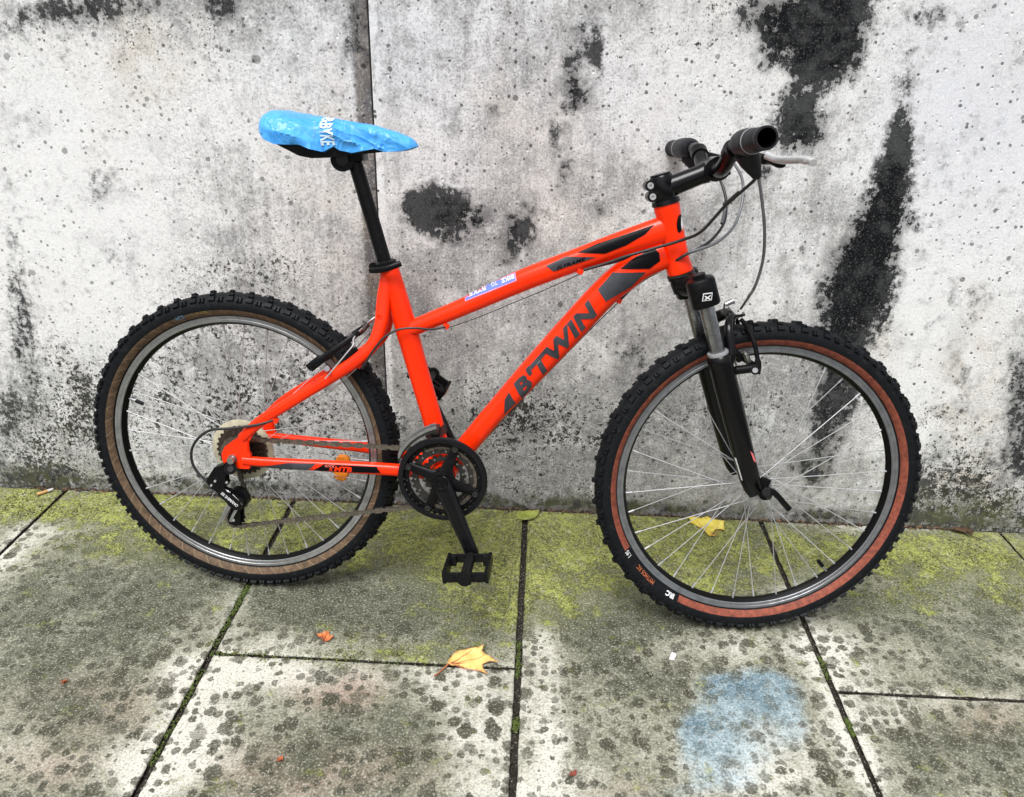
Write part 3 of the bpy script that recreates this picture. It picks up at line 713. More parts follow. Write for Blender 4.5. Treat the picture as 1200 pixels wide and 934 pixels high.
# ---------------------------------------------------------------- wheels
def ring_pts(c,r,a,y): return Vector((c.x+r*math.cos(a),y,c.z+r*math.sin(a)))
def tyre_section(k=1.0):
    h=[(.2870,.0112),(.2890,.0152),(.2925,.0195),(.3010,.0243),(.3045,.0252),(.3105,.0256),(.3170,.0240),(.3230,.0205),(.3275,.0150),(.3300,.0080),(.3308,0)]
    return [(r,-y*k) for r,y in h]+[(r,y*k) for r,y in h[-2::-1]]
def build_wheel(parent,c,mat4,tyre_mat,front):
    w=group_part('wheel',parent,(mat4 or Matrix.Identity(4))@Matrix.Translation(c),'front wheel with rust red sidewall' if front else 'rear wheel with tan sidewall')
    O=Vector((0,0,0)); ax=Vector((0,1,0))
    prof=tyre_section()
    mi=[1 if (1<=i<3 or len(prof)-1-3<=i<len(prof)-2) else 0 for i in range(len(prof)-1)]
    if front:
        mi=[1 if (i in(1,2) or len(prof)-1-3<=i<len(prof)-2) else 0 for i in range(len(prof)-1)]
    bm=bmesh.new(); lathe(bm,prof,180,O,ax,mi=mi)
    # open lathe caps are not wanted on a tyre
    bmesh.ops.delete(bm,geom=[f for f in bm.faces if len(f.verts)>4],context='FACES')
    if front:
        # black label panel on the sidewall, between two hub angles, camera side
        for f in bm.faces:
            cc=f.calc_center_median(); a=math.degrees(math.atan2(cc.z,cc.x))
            if f.material_index==1 and cc.y<0 and -150<a<-119: f.material_index=0
    finish(bm,'tyre',[RUB,tyre_mat],w,smooth=40)
    # knobs of the tread, too many and too small to part singly
    bm=bmesh.new(); N=104 if not front else 88; rnd=random.Random(5 if front else 9)
    def knob(a,y,r,tilt,L,Wd,H):
        er=Vector((math.cos(a),0,math.sin(a))); et=Vector((-math.sin(a),0,math.cos(a)))
        nr=er*math.cos(tilt)+ax*math.sin(tilt); ny=ax*math.cos(tilt)-er*math.sin(tilt)
        M=Matrix((et,ny,nr)).transposed()
        box(bm,er*r+ax*y+nr*(H/2-.001),(L,Wd,H+.002),M,taper=.82)
    for i in range(N):
        a=2*math.pi*i/N
        for s in (-1,1):
            if i%2==0: knob(a,s*.0205,.3225,s*R(52),.0155,.0100,.0046)
            else:
                knob(a-.006,s*.0215,.3215,s*R(55),.0048,.0105,.0046); knob(a+.014,s*.0215,.3215,s*R(55),.0048,.0105,.0056); knob(a+.004,s*.0190,.3235,s*R(48),.0130,.0040,.0050)
            if i%2==0: knob(a+.03*(s>0),s*.0125,.3275,s*R(24),.0105,.0075,.0060)
        if i%2==0:
            knob(a+.015,.0,.3300,0,.0085,.011,.0065)
    finish(bm,'tread',RUB,w,smooth=0,kind='stuff')
    # rim: bright braking flanks, dark inner well
    def rim_half(s): return [(.2665,0*s),(.2685,.0055*s),(.2735,.0110*s),(.2745,.0128*s),(.2790,.0128*s),(.2796,.0122*s),(.2806,.0122*s),(.2812,.0130*s),(.2860,.0132*s),(.2872,.0122*s),(.2868,.0105*s),(.2800,.0100*s),(.2760,.0060*s)]
    A=rim_half(-1); B=rim_half(1)[::-1]
    prof=A+B[:-1]
    m=[]
    for i in range(len(prof)):
        r=(prof[i][0]+prof[(i+1)%len(prof)][0])/2; y=abs(prof[i][1]+prof[(i+1)%len(prof)][1])/2
        m.append(1 if (r<.2738) else 0)
    bm=bmesh.new(); lathe(bm,prof,180,O,ax,closed=True,mi=m); finish(bm,'rim',[ALU if not front else mat('grey_rim',(0.30,0.31,0.33),0.35,0.75,dirt=0.15,dust=0.15),mat('black_rim_well',(0.004,0.004,0.004),0.4,0,0.15)],w,smooth=30)
    # hub
    hw=.0500 if front else .0640; fl=.033 if front else .030
    fy=[(-fl),(fl)] if front else [-.018,.034]
    bm=bmesh.new()
    R1=.0085 if front else .014
    pf=[(0.0001,-hw),(.0085,-hw),(.0085,-hw+.006),(R1,-hw+.008),(R1,fy[0]-.003),(.0215,fy[0]-.002),(.0215,fy[0]+.002),(R1+.001,fy[0]+.004),(R1,0),(R1+.001,fy[1]-.004),(.0215,fy[1]-.002),(.0215,fy[1]+.002),(R1,fy[1]+.003),(R1,hw-.008),(.0085,hw-.006),(.0085,hw),(.0001,hw)]
    lathe(bm,pf,32,O,ax); finish(bm,'hub',ALU,w)
    # spokes, crossed three, each its own object sharing four meshes
    n=36; meshes=[]
    for side in (0,1):
        for d in (1,-1):
            bm=bmesh.new(); a0=0; y=fy[side]; outer=.0022*(1 if d>0 else -1)*(1 if side else -1)
            h=Vector((.0195*math.cos(a0+d*R(-62)),y+outer,.0195*math.sin(a0+d*R(-62))))
            r=Vector((.2680*math.cos(a0),(-.0025 if side==0 else .0025),.2680*math.sin(a0)))
            dirv=(r-h).normalized()
            sweep(bm,[h,r-dirv*.013],.00092,6,ref=Vector((0,1,0)),transport=True)
            sweep(bm,[r-dirv*.0135,r-dirv*.001],.0021,8,ref=Vector((0,1,0)),transport=True,mi=0)
            o=finish(bm,'spoke',CHROME,w,smooth=60); meshes.append(o.data); bpy.data.objects.remove(o)
    for i in range(n):
        side=i%2; d=1 if (i//2)%2 else -1
        me=meshes[side*2+(0 if d>0 else 1)]
        o=bpy.data.objects.new('spoke',me); link(o,w); o.rotation_euler=(0,-2*math.pi*(i+.66)/n,0)
    return w
rear=build_wheel(bike,RC,None,TAN,False)
front=build_wheel(bike,FC,STM,RED,True)
def in_wheel(p,c): return Vector(p)-c
# valves
def valve(w,a,cap=True):
    bm=bmesh.new(); d=Vector((math.cos(a),0,math.sin(a)))
    sweep(bm,[d*.268,d*.252],.0030,10,transport=True,mi=0); sweep(bm,[d*.253,d*.236],[.0042,.0040],10,transport=True,mi=1)
    finish(bm,'valve',[ALU,BLKM],w)
vp=fk(962,661,0)-FC; valve(front,math.atan2(vp.z,vp.x))
vp=bk(160,470,0)-RC; valve(rear,math.atan2(vp.z,vp.x))
# amber spoke reflectors
def reflector(w,px,py,c,fn,wd=.030,ht=.052):
    q=fn(px,py,.0)-c; a=math.atan2(q.z,q.x); r=math.hypot(q.x,q.z)
    er=Vector((math.cos(a),0,math.sin(a))); et=Vector((-math.sin(a),0,math.cos(a)))
    M=Matrix((er,Vector((0,1,0)),et)).transposed()
    bm=bmesh.new(); N=20
    for y,s in ((-.006,.93),(-.004,1),(.004,1),(.006,.93)):
        pass
    ring=[]
    for y,s in ((-.006,.90),(-.004,1),(.004,1),(.006,.90)):
        ring.append([bm.verts.new(er*r+M@Vector((wd/2*s*math.copysign(abs(math.cos(t))**.7,math.cos(t)),y,ht/2*s*math.copysign(abs(math.sin(t))**.7,math.sin(t))))) for t in [2*math.pi*k/N for k in range(N)]])
    for i in range(3):
        for k in range(N): bm.faces.new((ring[i][k],ring[i][(k+1)%N],ring[i+1][(k+1)%N],ring[i+1][k]))
    bm.faces.new(ring[0]); bm.faces.new(ring[3][::-1])
    for z in (-1,0,1):
        box(bm,er*r+M@Vector((0,-.0065,z*.014)),(wd*.7,.002,.009),M,bevel=.0006)
    finish(bm,'reflector',AMBER,w,label='amber spoke reflector')
reflector(rear,401,548,RC,bk,.034,.060)
# print on the tyres
def tyre_print(w,text,a_mid,height,r_mid,span,m,bold=.02,flip=True,name='tyre_lettering'):
    cu=bpy.data.curves.new('lettering','FONT'); cu.body=text; cu.size=1; cu.offset=bold; cu.resolution_u=2
    ob=bpy.data.objects.new('lettering',cu); col.objects.link(ob)
    dg=bpy.context.evaluated_depsgraph_get(); me=bpy.data.meshes.new_from_object(ob.evaluated_get(dg))
    bm=bmesh.new(); bm.from_mesh(me); bpy.data.objects.remove(ob)
    xs=[v.co.x for v in bm.verts]; ys=[v.co.y for v in bm.verts]; x0,x1,y0,y1=min(xs),max(xs),min(ys),max(ys)
    sec=[(r,y) for r,y in tyre_section() if y<=0]
    for v in bm.verts:
        u=(v.co.x-x0)/(x1-x0)-.5; q=(v.co.y-y0)/(y1-y0)-.5
        # reads from the hub side outwards: letter tops point away from the hub
        a=a_mid-u*span; r=r_mid+q*height
        for i in range(len(sec)-1):
            if sec[i][0]<=r<=sec[i+1][0]:
                f=(r-sec[i][0])/(sec[i+1][0]-sec[i][0]); y=sec[i][1]*(1-f)+sec[i+1][1]*f
        v.co=Vector((r*math.cos(a),y-.0008,r*math.sin(a)))
    finish(bm,name,m,w,smooth=0)
OR_PR=mat('orange_print',(0.62,0.17,0.06),0.5)
def hang(px,py,c,fn): q=fn(px,py,.02)-c; return math.atan2(q.z,q.x)
tyre_print(front,'IRC',hang(789,691,FC,fk),.0100,.2965,.070,WHITE,.04)
tyre_print(front,'MYTHOS XC',hang(762,668,FC,fk),.0085,.2965,.180,OR_PR,.0)
tyre_print(front,'1.95',hang(740,646,FC,fk),.0085,.2985,.050,WHITE,.01)
tyre_print(rear,'MTB',hang(213,374,RC,bk),.0075,.2985,.065,mat('blue_print',(0.10,0.22,0.34),0.5),.02)
tyre_print(rear,'SLICK',hang(236,362,RC,bk),.0055,.2985,.080,mat('yellow_print',(0.35,0.30,0.08),0.5),.0)

# ---------------------------------------------------------------- cassette side of the rear wheel
def gear(bm,c,r_out,r_in,teeth,y,th,mi=0,depth=.004,inner=True):
    n=teeth*4; pts=[]
    for k in range(n):
        a=2*math.pi*k/n; r=r_out if k%4 in (0,1) else r_out-depth
        pts.append((a,r))
    F=[[],[],[],[]]
    for a,r in pts:
        d=Vector((math.cos(a),0,math.sin(a)))
        for i,(rr,yy) in enumerate(((r,y-th/2),(r_in,y-th/2),(r_in,y+th/2),(r,y+th/2))):
            F[i].append(bm.verts.new(Vector(c)+d*rr+Vector((0,yy,0))))
    for k in range(n):
        k2=(k+1)%n
        for i in range(4):
            j=(i+1)%4; f=bm.faces.new((F[i][k],F[i][k2],F[j][k2],F[j][k])); f.material_index=mi
O=Vector((0,0,0))
bm=bmesh.new(); lathe(bm,[(.030,-.0205),(.0655,-.0215),(.0672,-.0205),(.0660,-.0195),(.030,-.0190)],72,O,Vector((0,1,0)),closed=True); finish(bm,'spoke_guard',CREAM,rear,label='yellowed clear plastic spoke guard disc')
for i,(ro,te,y) in enumerate(((.0555,28,-.0250),(.0480,24,-.0295),(.0420,21,-.0340),(.0365,18,-.0385),(.0320,16,-.0430),(.0285,14,-.0475))):
    bm=bmesh.new(); gear(bm,O,ro,.016,te,y,.0020); finish(bm,'sprocket',RUST if i<3 else DSTEEL,rear,smooth=0)
bm=bmesh.new(); cyl(bm,(0,-.066,0),(0,-.074,0),.0095,6+12); cyl(bm,(0,-.074,0),(0,-.083,0),.0062,18); lathe(bm,[(.0042,-.0835),(.0075,-.0835),(.0075,-.0795),(.0042,-.0795)],20,O,Vector((0,1,0)),closed=True)
finish(bm,'axle_nut',STEEL,rear)

# ---------------------------------------------------------------- fork (straight-ahead frame, turned by the steering)
fork=group_part('fork',bike,STM)
PL=fk(842,416,.058); LY=.058
def leg(t,s=1): return Vector((PL.x,0,PL.z))+AX*t+Vector((0,-LY*s,0))
bot=(FC-Vector((PL.x,0,PL.z))).dot(AX)   # axle distance below the seal
SG=mat('stanchion_grey',(0.42,0.43,0.45),0.25,0.95,dirt=0.2)
for s in (1,-1):
    bm=bmesh.new(); cyl(bm,leg(-.05,s),leg(.115,s),.0140,28); finish(bm,'stanchion',SG,fork)
    bm=bmesh.new()
    q=Vector((FC.x,-LY*s*.98,FC.z))
    p=[leg(.002,s),leg(-.004,s),leg(-.012,s),leg(-.020,s),leg(-.06,s),leg(-.14,s),leg(bot+.045,s),leg(bot+.022,s)+Vector((.002,0,0)),leg(bot+.006,s)+Vector((.006,0,0))]
    sweep(bm,p,[.0175,.0225,.0232,.0224,.0228,.0220,.0200,(.013,.0185),(.007,.0150)],32); 
    finish(bm,'lower_leg',BLK,fork)
    bm=bmesh.new(); lathe(bm,[(.0142,.000),(.0195,.000),(.0200,.003),(.0195,.006),(.0142,.006)],28,leg(.001,s),AX,closed=True); finish(bm,'dust_seal',SILVP if s>0 else BLKM,fork)
    # dropout hook round the axle
    bm=bmesh.new(); cyl(bm,q+Vector((0,-.004*s,0)),q+Vector((0,.004*s,0)),.0145,24); box(bm,q+AX*.018-Vector((0.0,0,0)),(.020,.008,.03),Matrix.Rotation(R(20),3,'Y'),bevel=.002); finish(bm,'dropout',BLKM,fork)
    # crown cap over the leg
    bm=bmesh.new(); c=leg(.128,s)
    sweep(bm,[c-AX*.030,c-AX*.027,c+AX*.016,c+AX*.021,c+AX*.0235],[(.0225,.0245),(.0245,.0262),(.0245,.0262),(.022,.0235),(.015,.016)],32,prof=sq(.72)); cyl(bm,c+AX*.022,c+AX*.030,.0125,24)
    cap=finish(bm,'crown_cap',BLKM,fork)
    if s>0: cap_r=cap
bm=bmesh.new()
cc=(leg(.128,1)+leg(.128,-1))/2; hb=HT_B-AX*.020
sweep(bm,[cc+Vector((0,-LY,0)),cc+Vector((0,-.035,0))+AX*.004,hb*0.75+cc*.25+Vector((0,-.012,0)),hb*0.75+cc*.25+Vector((0,.012,0)),cc+Vector((0,.035,0))+AX*.004,cc+Vector((0,LY,0))],[(.018,.020),(.020,.020),(.024,.024),(.024,.024),(.020,.020),(.018,.020)],24,ref=AX)
sweep(bm,[HT_B-AX*.003,HT_B-AX*.010,HT_B-AX*.013,HT_B-AX*.020,HT_B-AX*.038],[.0245,.0252,.0225,.0235,.0215],32)
finish(bm,'fork_crown',BLKM,fork)
for k,(a,b,r) in enumerate(((0,.004,.0262),(.006,.010,.0255))):
    bm=bmesh.new(); lathe(bm,[(r-.004,0),(r,0),(r,b-a),(r-.004,b-a)],36,HT_B-AX*(b+.002),AX,closed=True); finish(bm,'headset_ring',BLK if k else DSTEEL,fork)
# brake arch in front of the tyre
bm=bmesh.new(); f=Vector((1,0,0))
fw=AX.cross(Vector((0,1,0))); fw=fw if fw.x>0 else -fw
apx=FC+AX*.352+fw*.012
pts=[leg(-.030,1)+fw*.010,leg(.000,1)+fw*.024+Vector((0,.001,0)),leg(.030,1)*.6+apx*.4+fw*.018+Vector((0,-.012,0)),apx+Vector((0,-.022,0))+fw*.012,apx+fw*.014+AX*.003]
pts=pts+[Vector((p.x,-p.y,p.z)) for p in pts[-2::-1]]
sp=spline(pts,7); sweep(bm,sp,[(.0085,.0115)]*len(sp),18,ref=fw,prof=sq(.8)); finish(bm,'brake_arch',BLK,fork)
# crown emblem: rounded square frame with a crossed mark
def fk_decal(name,pts,target,m,lat,off=.0008): return decal(name,pts,target,m,lat,fk,.004,off,parent=fork)
def sqr(cx,cy,w,h,sk=.12): return [(cx-w+sk*h,cy-h),(cx+w+sk*h,cy-h-w*.25),(cx+w-sk*h,cy+h-w*.25),(cx-w-sk*h,cy+h)]
fk_decal('emblem',sqr(829,348.6,5.6,4.6),cap_r,WHITE,.083,.0006)
fk_decal('emblem_field',sqr(829,348.7,4.6,3.6),cap_r,DARKD,.083,.0009)
fk_decal('emblem_mark',[(825.6,350.8),(832.4,345.4),(833,346.6),(826.4,352)],cap_r,WHITE,.083,.0012)
fk_decal('emblem_mark',[(826.2,346.4),(832.6,350.2),(831.8,351.4),(825.6,347.8)],cap_r,WHITE,.083,.0012)
lower_r=[o for o in fork.children if o.name.startswith('lower_leg')][0]
fk_decal('fork_sticker',[(877.4,527),(881.5,531),(886.0,542.5),(882,539)],lower_r,PINK,.07)
fk_decal('fork_sticker',[(861.8,537),(863.0,536.6),(870.6,563),(869.6,563)],lower_r,WHITE,.07)

# quick release of the front hub
bm=bmesh.new(); q=Vector((0,0,0)); 
cyl(bm,q+Vector((0,-.078,0)),q+Vector((0,.074,0)),.0060,20,0)
finish(bm,'axle',DSTEEL,front)
bm=bmesh.new()
P=[fk(896,574,.082),fk(904,575,.084),fk(912,582,.082),fk(918,589,.078),fk(925,597,.074)]
sweep(bm,spline(P,6),[(.0035,.0050)]*7+[(.0032,.0058)]*18,14,prof=sq(.8)); cyl(bm,fk(898,577,.088),fk(898,577,.074),.0082,20)
finish(bm,'quick_release_lever',BLKM,fork)

# ---------------------------------------------------------------- stem, bar, grips, levers
stem=group_part('stem',bike,STM)
C0=fk(835,199,0)
SC=HV+AV*.032
bm=bmesh.new()
sweep(bm,[HV+AV*.001,HV+AV*.009,HV+AV*.0095],[.0262,.0252,.0205],32); finish(bm,'headset_cup',BLK,stem)
bm=bmesh.new(); sweep(bm,[HV+AV*.009,HV+AV*.014],.0198,32); finish(bm,'spacer',BLKM,stem)
bm=bmesh.new(); sweep(bm,[HV+AV*.014,HV+AV*.016,HV+AV*.050,HV+AV*.053],[.0200,.0208,.0208,.0190],32)
for k in (-.010,.010): sweep(bm,[SC-fw*.0235+AV*k+Vector((0,-.012,0)),SC-fw*.0235+AV*k+Vector((0,.012,0))],.0098,20); box(bm,SC-fw*.0150+AV*k,(.020,.023,.0185),Matrix((fw,Vector((0,1,0)),AV)).transposed(),bevel=.002)
s0=SC+fw*.008-AV*.004; dv=(C0-s0).normalized()
sweep(bm,[s0,s0+dv*.02,s0+dv*.06,C0-dv*.012],[(.0175,.0200),(.0175,.0185),(.0170,.0175),(.0195,.0195)],28)
cyl(bm,C0+Vector((0,-.023,0)),C0+Vector((0,.023,0)),.0205,32)
finish(bm,'stem_body',BLK,stem)
bm=bmesh.new(); cyl(bm,HV+AV*.051,HV+AV*.0560,.0180,28); finish(bm,'top_cap',BLKM,stem)
bm=bmesh.new(); cp=C0+dv*.006
sweep(bm,[cp+Vector((0,-.022,0)),cp+Vector((0,.022,0))],[.0215,.0215],24); box(bm,cp+dv*.014,(.010,.040,.036),Matrix((dv,Vector((0,1,0)),dv.cross(Vector((0,1,0))))).transposed(),bevel=.003)
finish(bm,'faceplate',BLK,stem)
for k in (-.010,.010):
    c=SC-fw*.0235+AV*k; bm=bmesh.new(); lathe(bm,[(.0001,-.0125),(.0024,-.0125),(.0027,-.0150),(.0056,-.0150),(.0060,-.0115),(.0001,-.0115)],16,Vector((c.x,0,c.z)),Vector((0,1,0))); finish(bm,'bolt',CHROME,stem)
bar=group_part('handlebar',bike,STM)
BC=STI@Vector((.903,0,.986))
def barp(y):
    s=1 if y<0 else -1; l=abs(y)
    if l<.045: k=0
    elif l<.13: u=(l-.045)/.085; k=u*u*(3-2*u)
    else: k=1
    e=Vector((BC.x+.010*(0.30-l)/.17,0,BC.z-.004*(0.30-l)/.17))
    c=Vector((C0.x,0,C0.z)); v=c*(1-k)+e*k; return Vector((v.x,y,v.z))
ys=[-.245+.490*i/60 for i in range(61)]
bm=bmesh.new(); sweep(bm,[barp(y) for y in ys],[.0138 if abs(y)<.11 else .0115 for y in ys],20,ref=Vector((0,0,1)),cap=True); finish(bm,'bar',BLK,bar)
for s in (-1,1):
    L=[(.228,.0190),(.240,.0180),(.255,.0170),(.286,.0160),(.292,.0172),(.300,.0172)]
    bm=bmesh.new(); pts=[barp(s*l) for l,r in L]; sweep(bm,pts,[r for l,r in L],28,ref=Vector((0,0,1)),cap=False)
    c=barp(s*.300); 
    lathe(bm,[(.0172,0),(.0166,.0015),(.0140,.0015)],28,c,Vector((0,s,0)))
    for k in range(6):
        l=.250+k*.0068; lathe(bm,[(.0158,0),(.0173,.0006),(.0173,.0036),(.0158,.0042)],28,barp(s*l),Vector((0,s,0)))
    bmesh.ops.delete(bm,geom=[f for f in bm.faces if len(f.verts)>10],context='FACES'); finish(bm,'grip',GRIP,bar)
    bm=bmesh.new(); lathe(bm,[(.0141,.0012),(.0134,-.002),(.0134,-.045),(.0001,-.045)],28,barp(s*.300),Vector((0,s,0))); bmesh.ops.delete(bm,geom=[f for f in bm.faces if len(f.verts)>10 and abs(f.calc_center_median().y)>.299],context='FACES'); finish(bm,'grip_bore',mat('bore_shade_black',(0.0015,0.0015,0.0015),0.9,0,0.05),bar)  # shade of the hollow grip end put into the bore's near-black colour
    bm=bmesh.new(); L=[(.152,.0150),(.155,.0170),(.162,.0195),(.175,.0208),(.200,.0210),(.218,.0202),(.229,.0196),(.231,.0185)]
    sweep(bm,[barp(s*l) for l,r in L],[r for l,r in L],32,ref=Vector((0,0,1)))
    # cable housing boot hanging from the twist shifter
    b0=barp(s*.178)+Vector((.004,0,-.012)); tip=(fk(888,208,.165) if s<0 else None)
    if tip is None: t0=fk(888,208,.165); tip=Vector((t0.x,.150,t0.z))
    sweep(bm,[b0,b0*.62+tip*.38,b0*.3+tip*.7,tip],[(.017,.020),(.015,.017),(.011,.012),(.006,.007)],20)
    finish(bm,'twist_shifter',GRIP,bar)
    bm=bmesh.new(); sweep(bm,[barp(s*.2295),barp(s*.2320)],.0197,32,ref=Vector((0,0,1))); finish(bm,'shifter_ring',SILVP,bar)
    # brake lever
    def m(p): return Vector((p.x,-p.y if s>0 else p.y,p.z))
    bm=bmesh.new(); cyl(bm,barp(s*.096),barp(s*.112),.0165,24)
    Pb=[barp(-.104)+Vector((.008,0,-.004)),fk(890,186,.110),fk(903,187,.125),fk(915,192,.150)]
    sweep(bm,spline([m(p) for p in Pb],5),[(.009,.013)]*10+[(.007,.011)]*6,14,ref=Vector((0,0,1)),prof=sq(.7)); finish(bm,'lever_bracket',BLKM,bar)
    bm=bmesh.new(); Pb=[fk(899,182,.135),fk(912,187,.155),fk(924,187.5,.185),fk(940,187,.215),fk(949,188.5,.240),fk(953,191,.252)]
    sweep(bm,spline([m(p) for p in Pb],6),[(.0065,.0075)]*12+[(.0065,.0085)]*12+[(.0055,.0060)]*7,14,ref=Vector((0,0,1)),prof=sq(.75)); finish(bm,'brake_lever',mat('lever_aluminium',(0.62,0.62,0.63),0.3,0.35,0.5,dirt=0.05),bar)

# ---------------------------------------------------------------- cables
def cable(pts,r,m,name='cable',parent=None,fn=bk,n=8,label=None):
    p=[(q if isinstance(q,Vector) else fn(*q)) for q in pts]
    bm=bmesh.new(); sp=spline(p,n); sweep(bm,sp,r,8,transport=True,cap=True); return finish(bm,name,m,parent or bike,smooth=60,label=label)
HOUS=mat('cable_housing',(0.020,0.020,0.022),0.4,dirt=0.2); HOUSG=mat('grey_housing',(0.16,0.165,0.175),0.35,dirt=0.15)
cable([(887,205,.15),(884,211,.15),(873,221,.13),(850,241,.10),(822,271,.065),(800,281,.040),(770,290,.032),(735,300,.028),(712,308,.024),(684,316.5,.020)],.0029,HOUS)
cable([(866,226,.12),(857,234,.11),(849,241,.10)],.0040,HOUS,'cable_sleeve',n=4)
cable([(889,207,.15),(893,235,.14),(896,270,.12),(894,305,.09),(885,335,.06),(877,348,.04)],.0028,HOUSG)
cable([(885,334,.061),(880,344,.048),(874,353,.03),(868,362,.015)],.0024,STEEL,'brake_noodle')
cable([(841,203,-.10),(849,225,-.08),(851,243,-.06),(848,262,-.03),(835,280,.0),(818,292,.02),(806,297,.026),(796,303,.024),(775,316,.0),(757,326,.0),(740,338,-.0),(727,351,-.0)],.0028,HOUS)
cable([(858,188,-.09),(868,205,-.08),(871,222,-.07),(868,245,-.05),(858,268,-.02),(840,284,.01),(820,292,.024),(806,296,.028)],.0028,HOUSG)
cable([(849,238,-.064),(849,250,-.05),(846,262,-.03)],.0034,HOUSG,'cable_sleeve',n=4)
cable([(680,319,.014),(640,336,.014),(600,352,.014),(560,369,.014),(526,382,.012)],.0008,STEEL,n=3)
cable([(680,321,.010),(640,339,.010),(600,355.5,.010),(560,372,.010),(526,384,.010)],.0008,DSTEEL,n=3)
cable([(684,316,.018),(705,311,.020),(728,305,.024),(742,298,.026)],.0022,HOUS)
cable([(522,383,.014),(505,386,.024),(488,384.5,.030),(468,386,.034),(452,394,.040),(440,407,.046),(431,421,.050),(424,432,.050)],.0022,HOUS)
cable([(725,354,.0),(690,388,.006),(650,429,.008),(610,470,.008),(575,508,.006),(555,530,.004)],.0009,DSTEEL,n=3)
cable([(507,492,.010),(513,503,.012),(523,520,.010),(532,540,.008)],.0022,HOUS)
cable([(322,492,.068),(300,498,.076),(270,502,.080),(247,504,.080),(233,513,.080),(225,526,.080),(225,541,.080),(232,554,.082),(246,567,.084)],.0029,HOUS)
cable([(330,490,.067),(370,466,.062),(400,447,.056),(418,432,.052)],.0008,STEEL,n=3)

# ---------------------------------------------------------------- brakes
fb=group_part('brake',bike,STM,'front rim brake')
for s in (1,-1):
    def m(p): return Vector((p.x,-abs(p.y)*s,p.z))
    bm=bmesh.new(); sweep(bm,spline([m(fk(*q)) for q in ((887,438,.052),(888,424,.050),(884,402,.044),(877,385,.034),(868,374,.030))],6),[(.0045,.0065)]*7+[(.004,.0042)]*18,14,prof=sq(.7)); finish(bm,'brake_arm',BLKM,fb)
    bm=bmesh.new(); cyl(bm,m(fk(862,434,.050)),m(fk(886,431,.050)),.0085,18); cyl(bm,m(fk(885,434,.062)),m(fk(885,434,.046)),.0085,18); finish(bm,'brake_boss',BLKM,fb)
    bm=bmesh.new(); cyl(bm,m(fk(885,434,.067)),m(fk(885,434,.060)),.0050,16); cyl(bm,m(fk(874,414,.050)),m(fk(877,424,.044)),.0055,16); cyl(bm,m(fk(871,410,.052)),m(fk(875,417,.046)),.0042,16); finish(bm,'brake_bolt',STEEL,fb)
    bm=bmesh.new(); q=m(fk(873,421,.022)); box(bm,q,(.012,.010,.052),Matrix.Rotation(R(-58),3,'Y'),bevel=.003); cyl(bm,q,q+Vector((0,-.022*s,0)),.0035,10); finish(bm,'brake_pad',BLKM,fb)
bm=bmesh.new(); cyl(bm,fk(850,357,.006),fk(859,352.5,.006),.0048,16); finish(bm,'noodle_end',ALU,fb)
bm=bmesh.new(); sweep(bm,spline([fk(849,356,.010),fk(849,366,.014),fk(855,374,.02),fk(866,372,.024)],6),.0018,8,transport=True); sweep(bm,spline([fk(853,361,-.02),fk(862,370,.0),fk(872,369,.03)],6),.0030,8,transport=True); finish(bm,'link_wire',DSTEEL,fb)
rb=group_part('brake',bike,None,'rear rim brake')
for s in (1,-1):
    def m(p): return Vector((p.x,-abs(p.y)*s,p.z))
    bm=bmesh.new(); sweep(bm,spline([m(bk(*q)) for q in ((362,432,.066),(376,421,.064),(395,408,.056),(412,396,.044),(420,389,.032))],6),[(.0045,.0092)]*7+[(.004,.0060)]*18,14,prof=sq(.7)); finish(bm,'brake_arm',BLKM,rb)
    bm=bmesh.new(); cyl(bm,m(bk(383,432,.060)),m(bk(383,432,.074)),.0055,18); finish(bm,'brake_boss',STEEL,rb)
    bm=bmesh.new(); cyl(bm,m(bk(364,437.5,.062)),m(bk(364,437.5,.076)),.0048,16); finish(bm,'brake_bolt',STEEL,rb)
    bm=bmesh.new(); q=m(bk(377,422,.022)); box(bm,q,(.052,.010,.012),Matrix.Rotation(R(-30),3,'Y'),bevel=.003); cyl(bm,q,q+Vector((0,-.030*s,0)),.0035,10); finish(bm,'brake_pad',BLKM,rb)
    bm=bmesh.new(); sweep(bm,spline([m(bk(*q)) for q in ((381,444,.076),(392,431,.078),(407,413,.074),(414,404,.068),(414,398,.058),(416,394,.050))],5),.0014,8,transport=True); finish(bm,'return_spring',CHROME,rb)
bm=bmesh.new(); cyl(bm,bk(409,392,.02),bk(413,398,.02),.0070,16); finish(bm,'noodle_end',ALU,rb)
bm=bmesh.new(); sweep(bm,spline([bk(415,395,.030),bk(424,386,.010),bk(433,377,-.01),bk(440,372,-.02),bk(448,368,-.03)],6),.0026,8,transport=True); finish(bm,'brake_noodle',STEEL,rb)
bm=bmesh.new(); sweep(bm,spline([bk(419,392,.012),bk(426,386,.006),bk(431,379,.0)],6),.0055,10,transport=True); finish(bm,'noodle_boot',mat('boot_rubber',(0.035,0.022,0.018),0.6),rb)

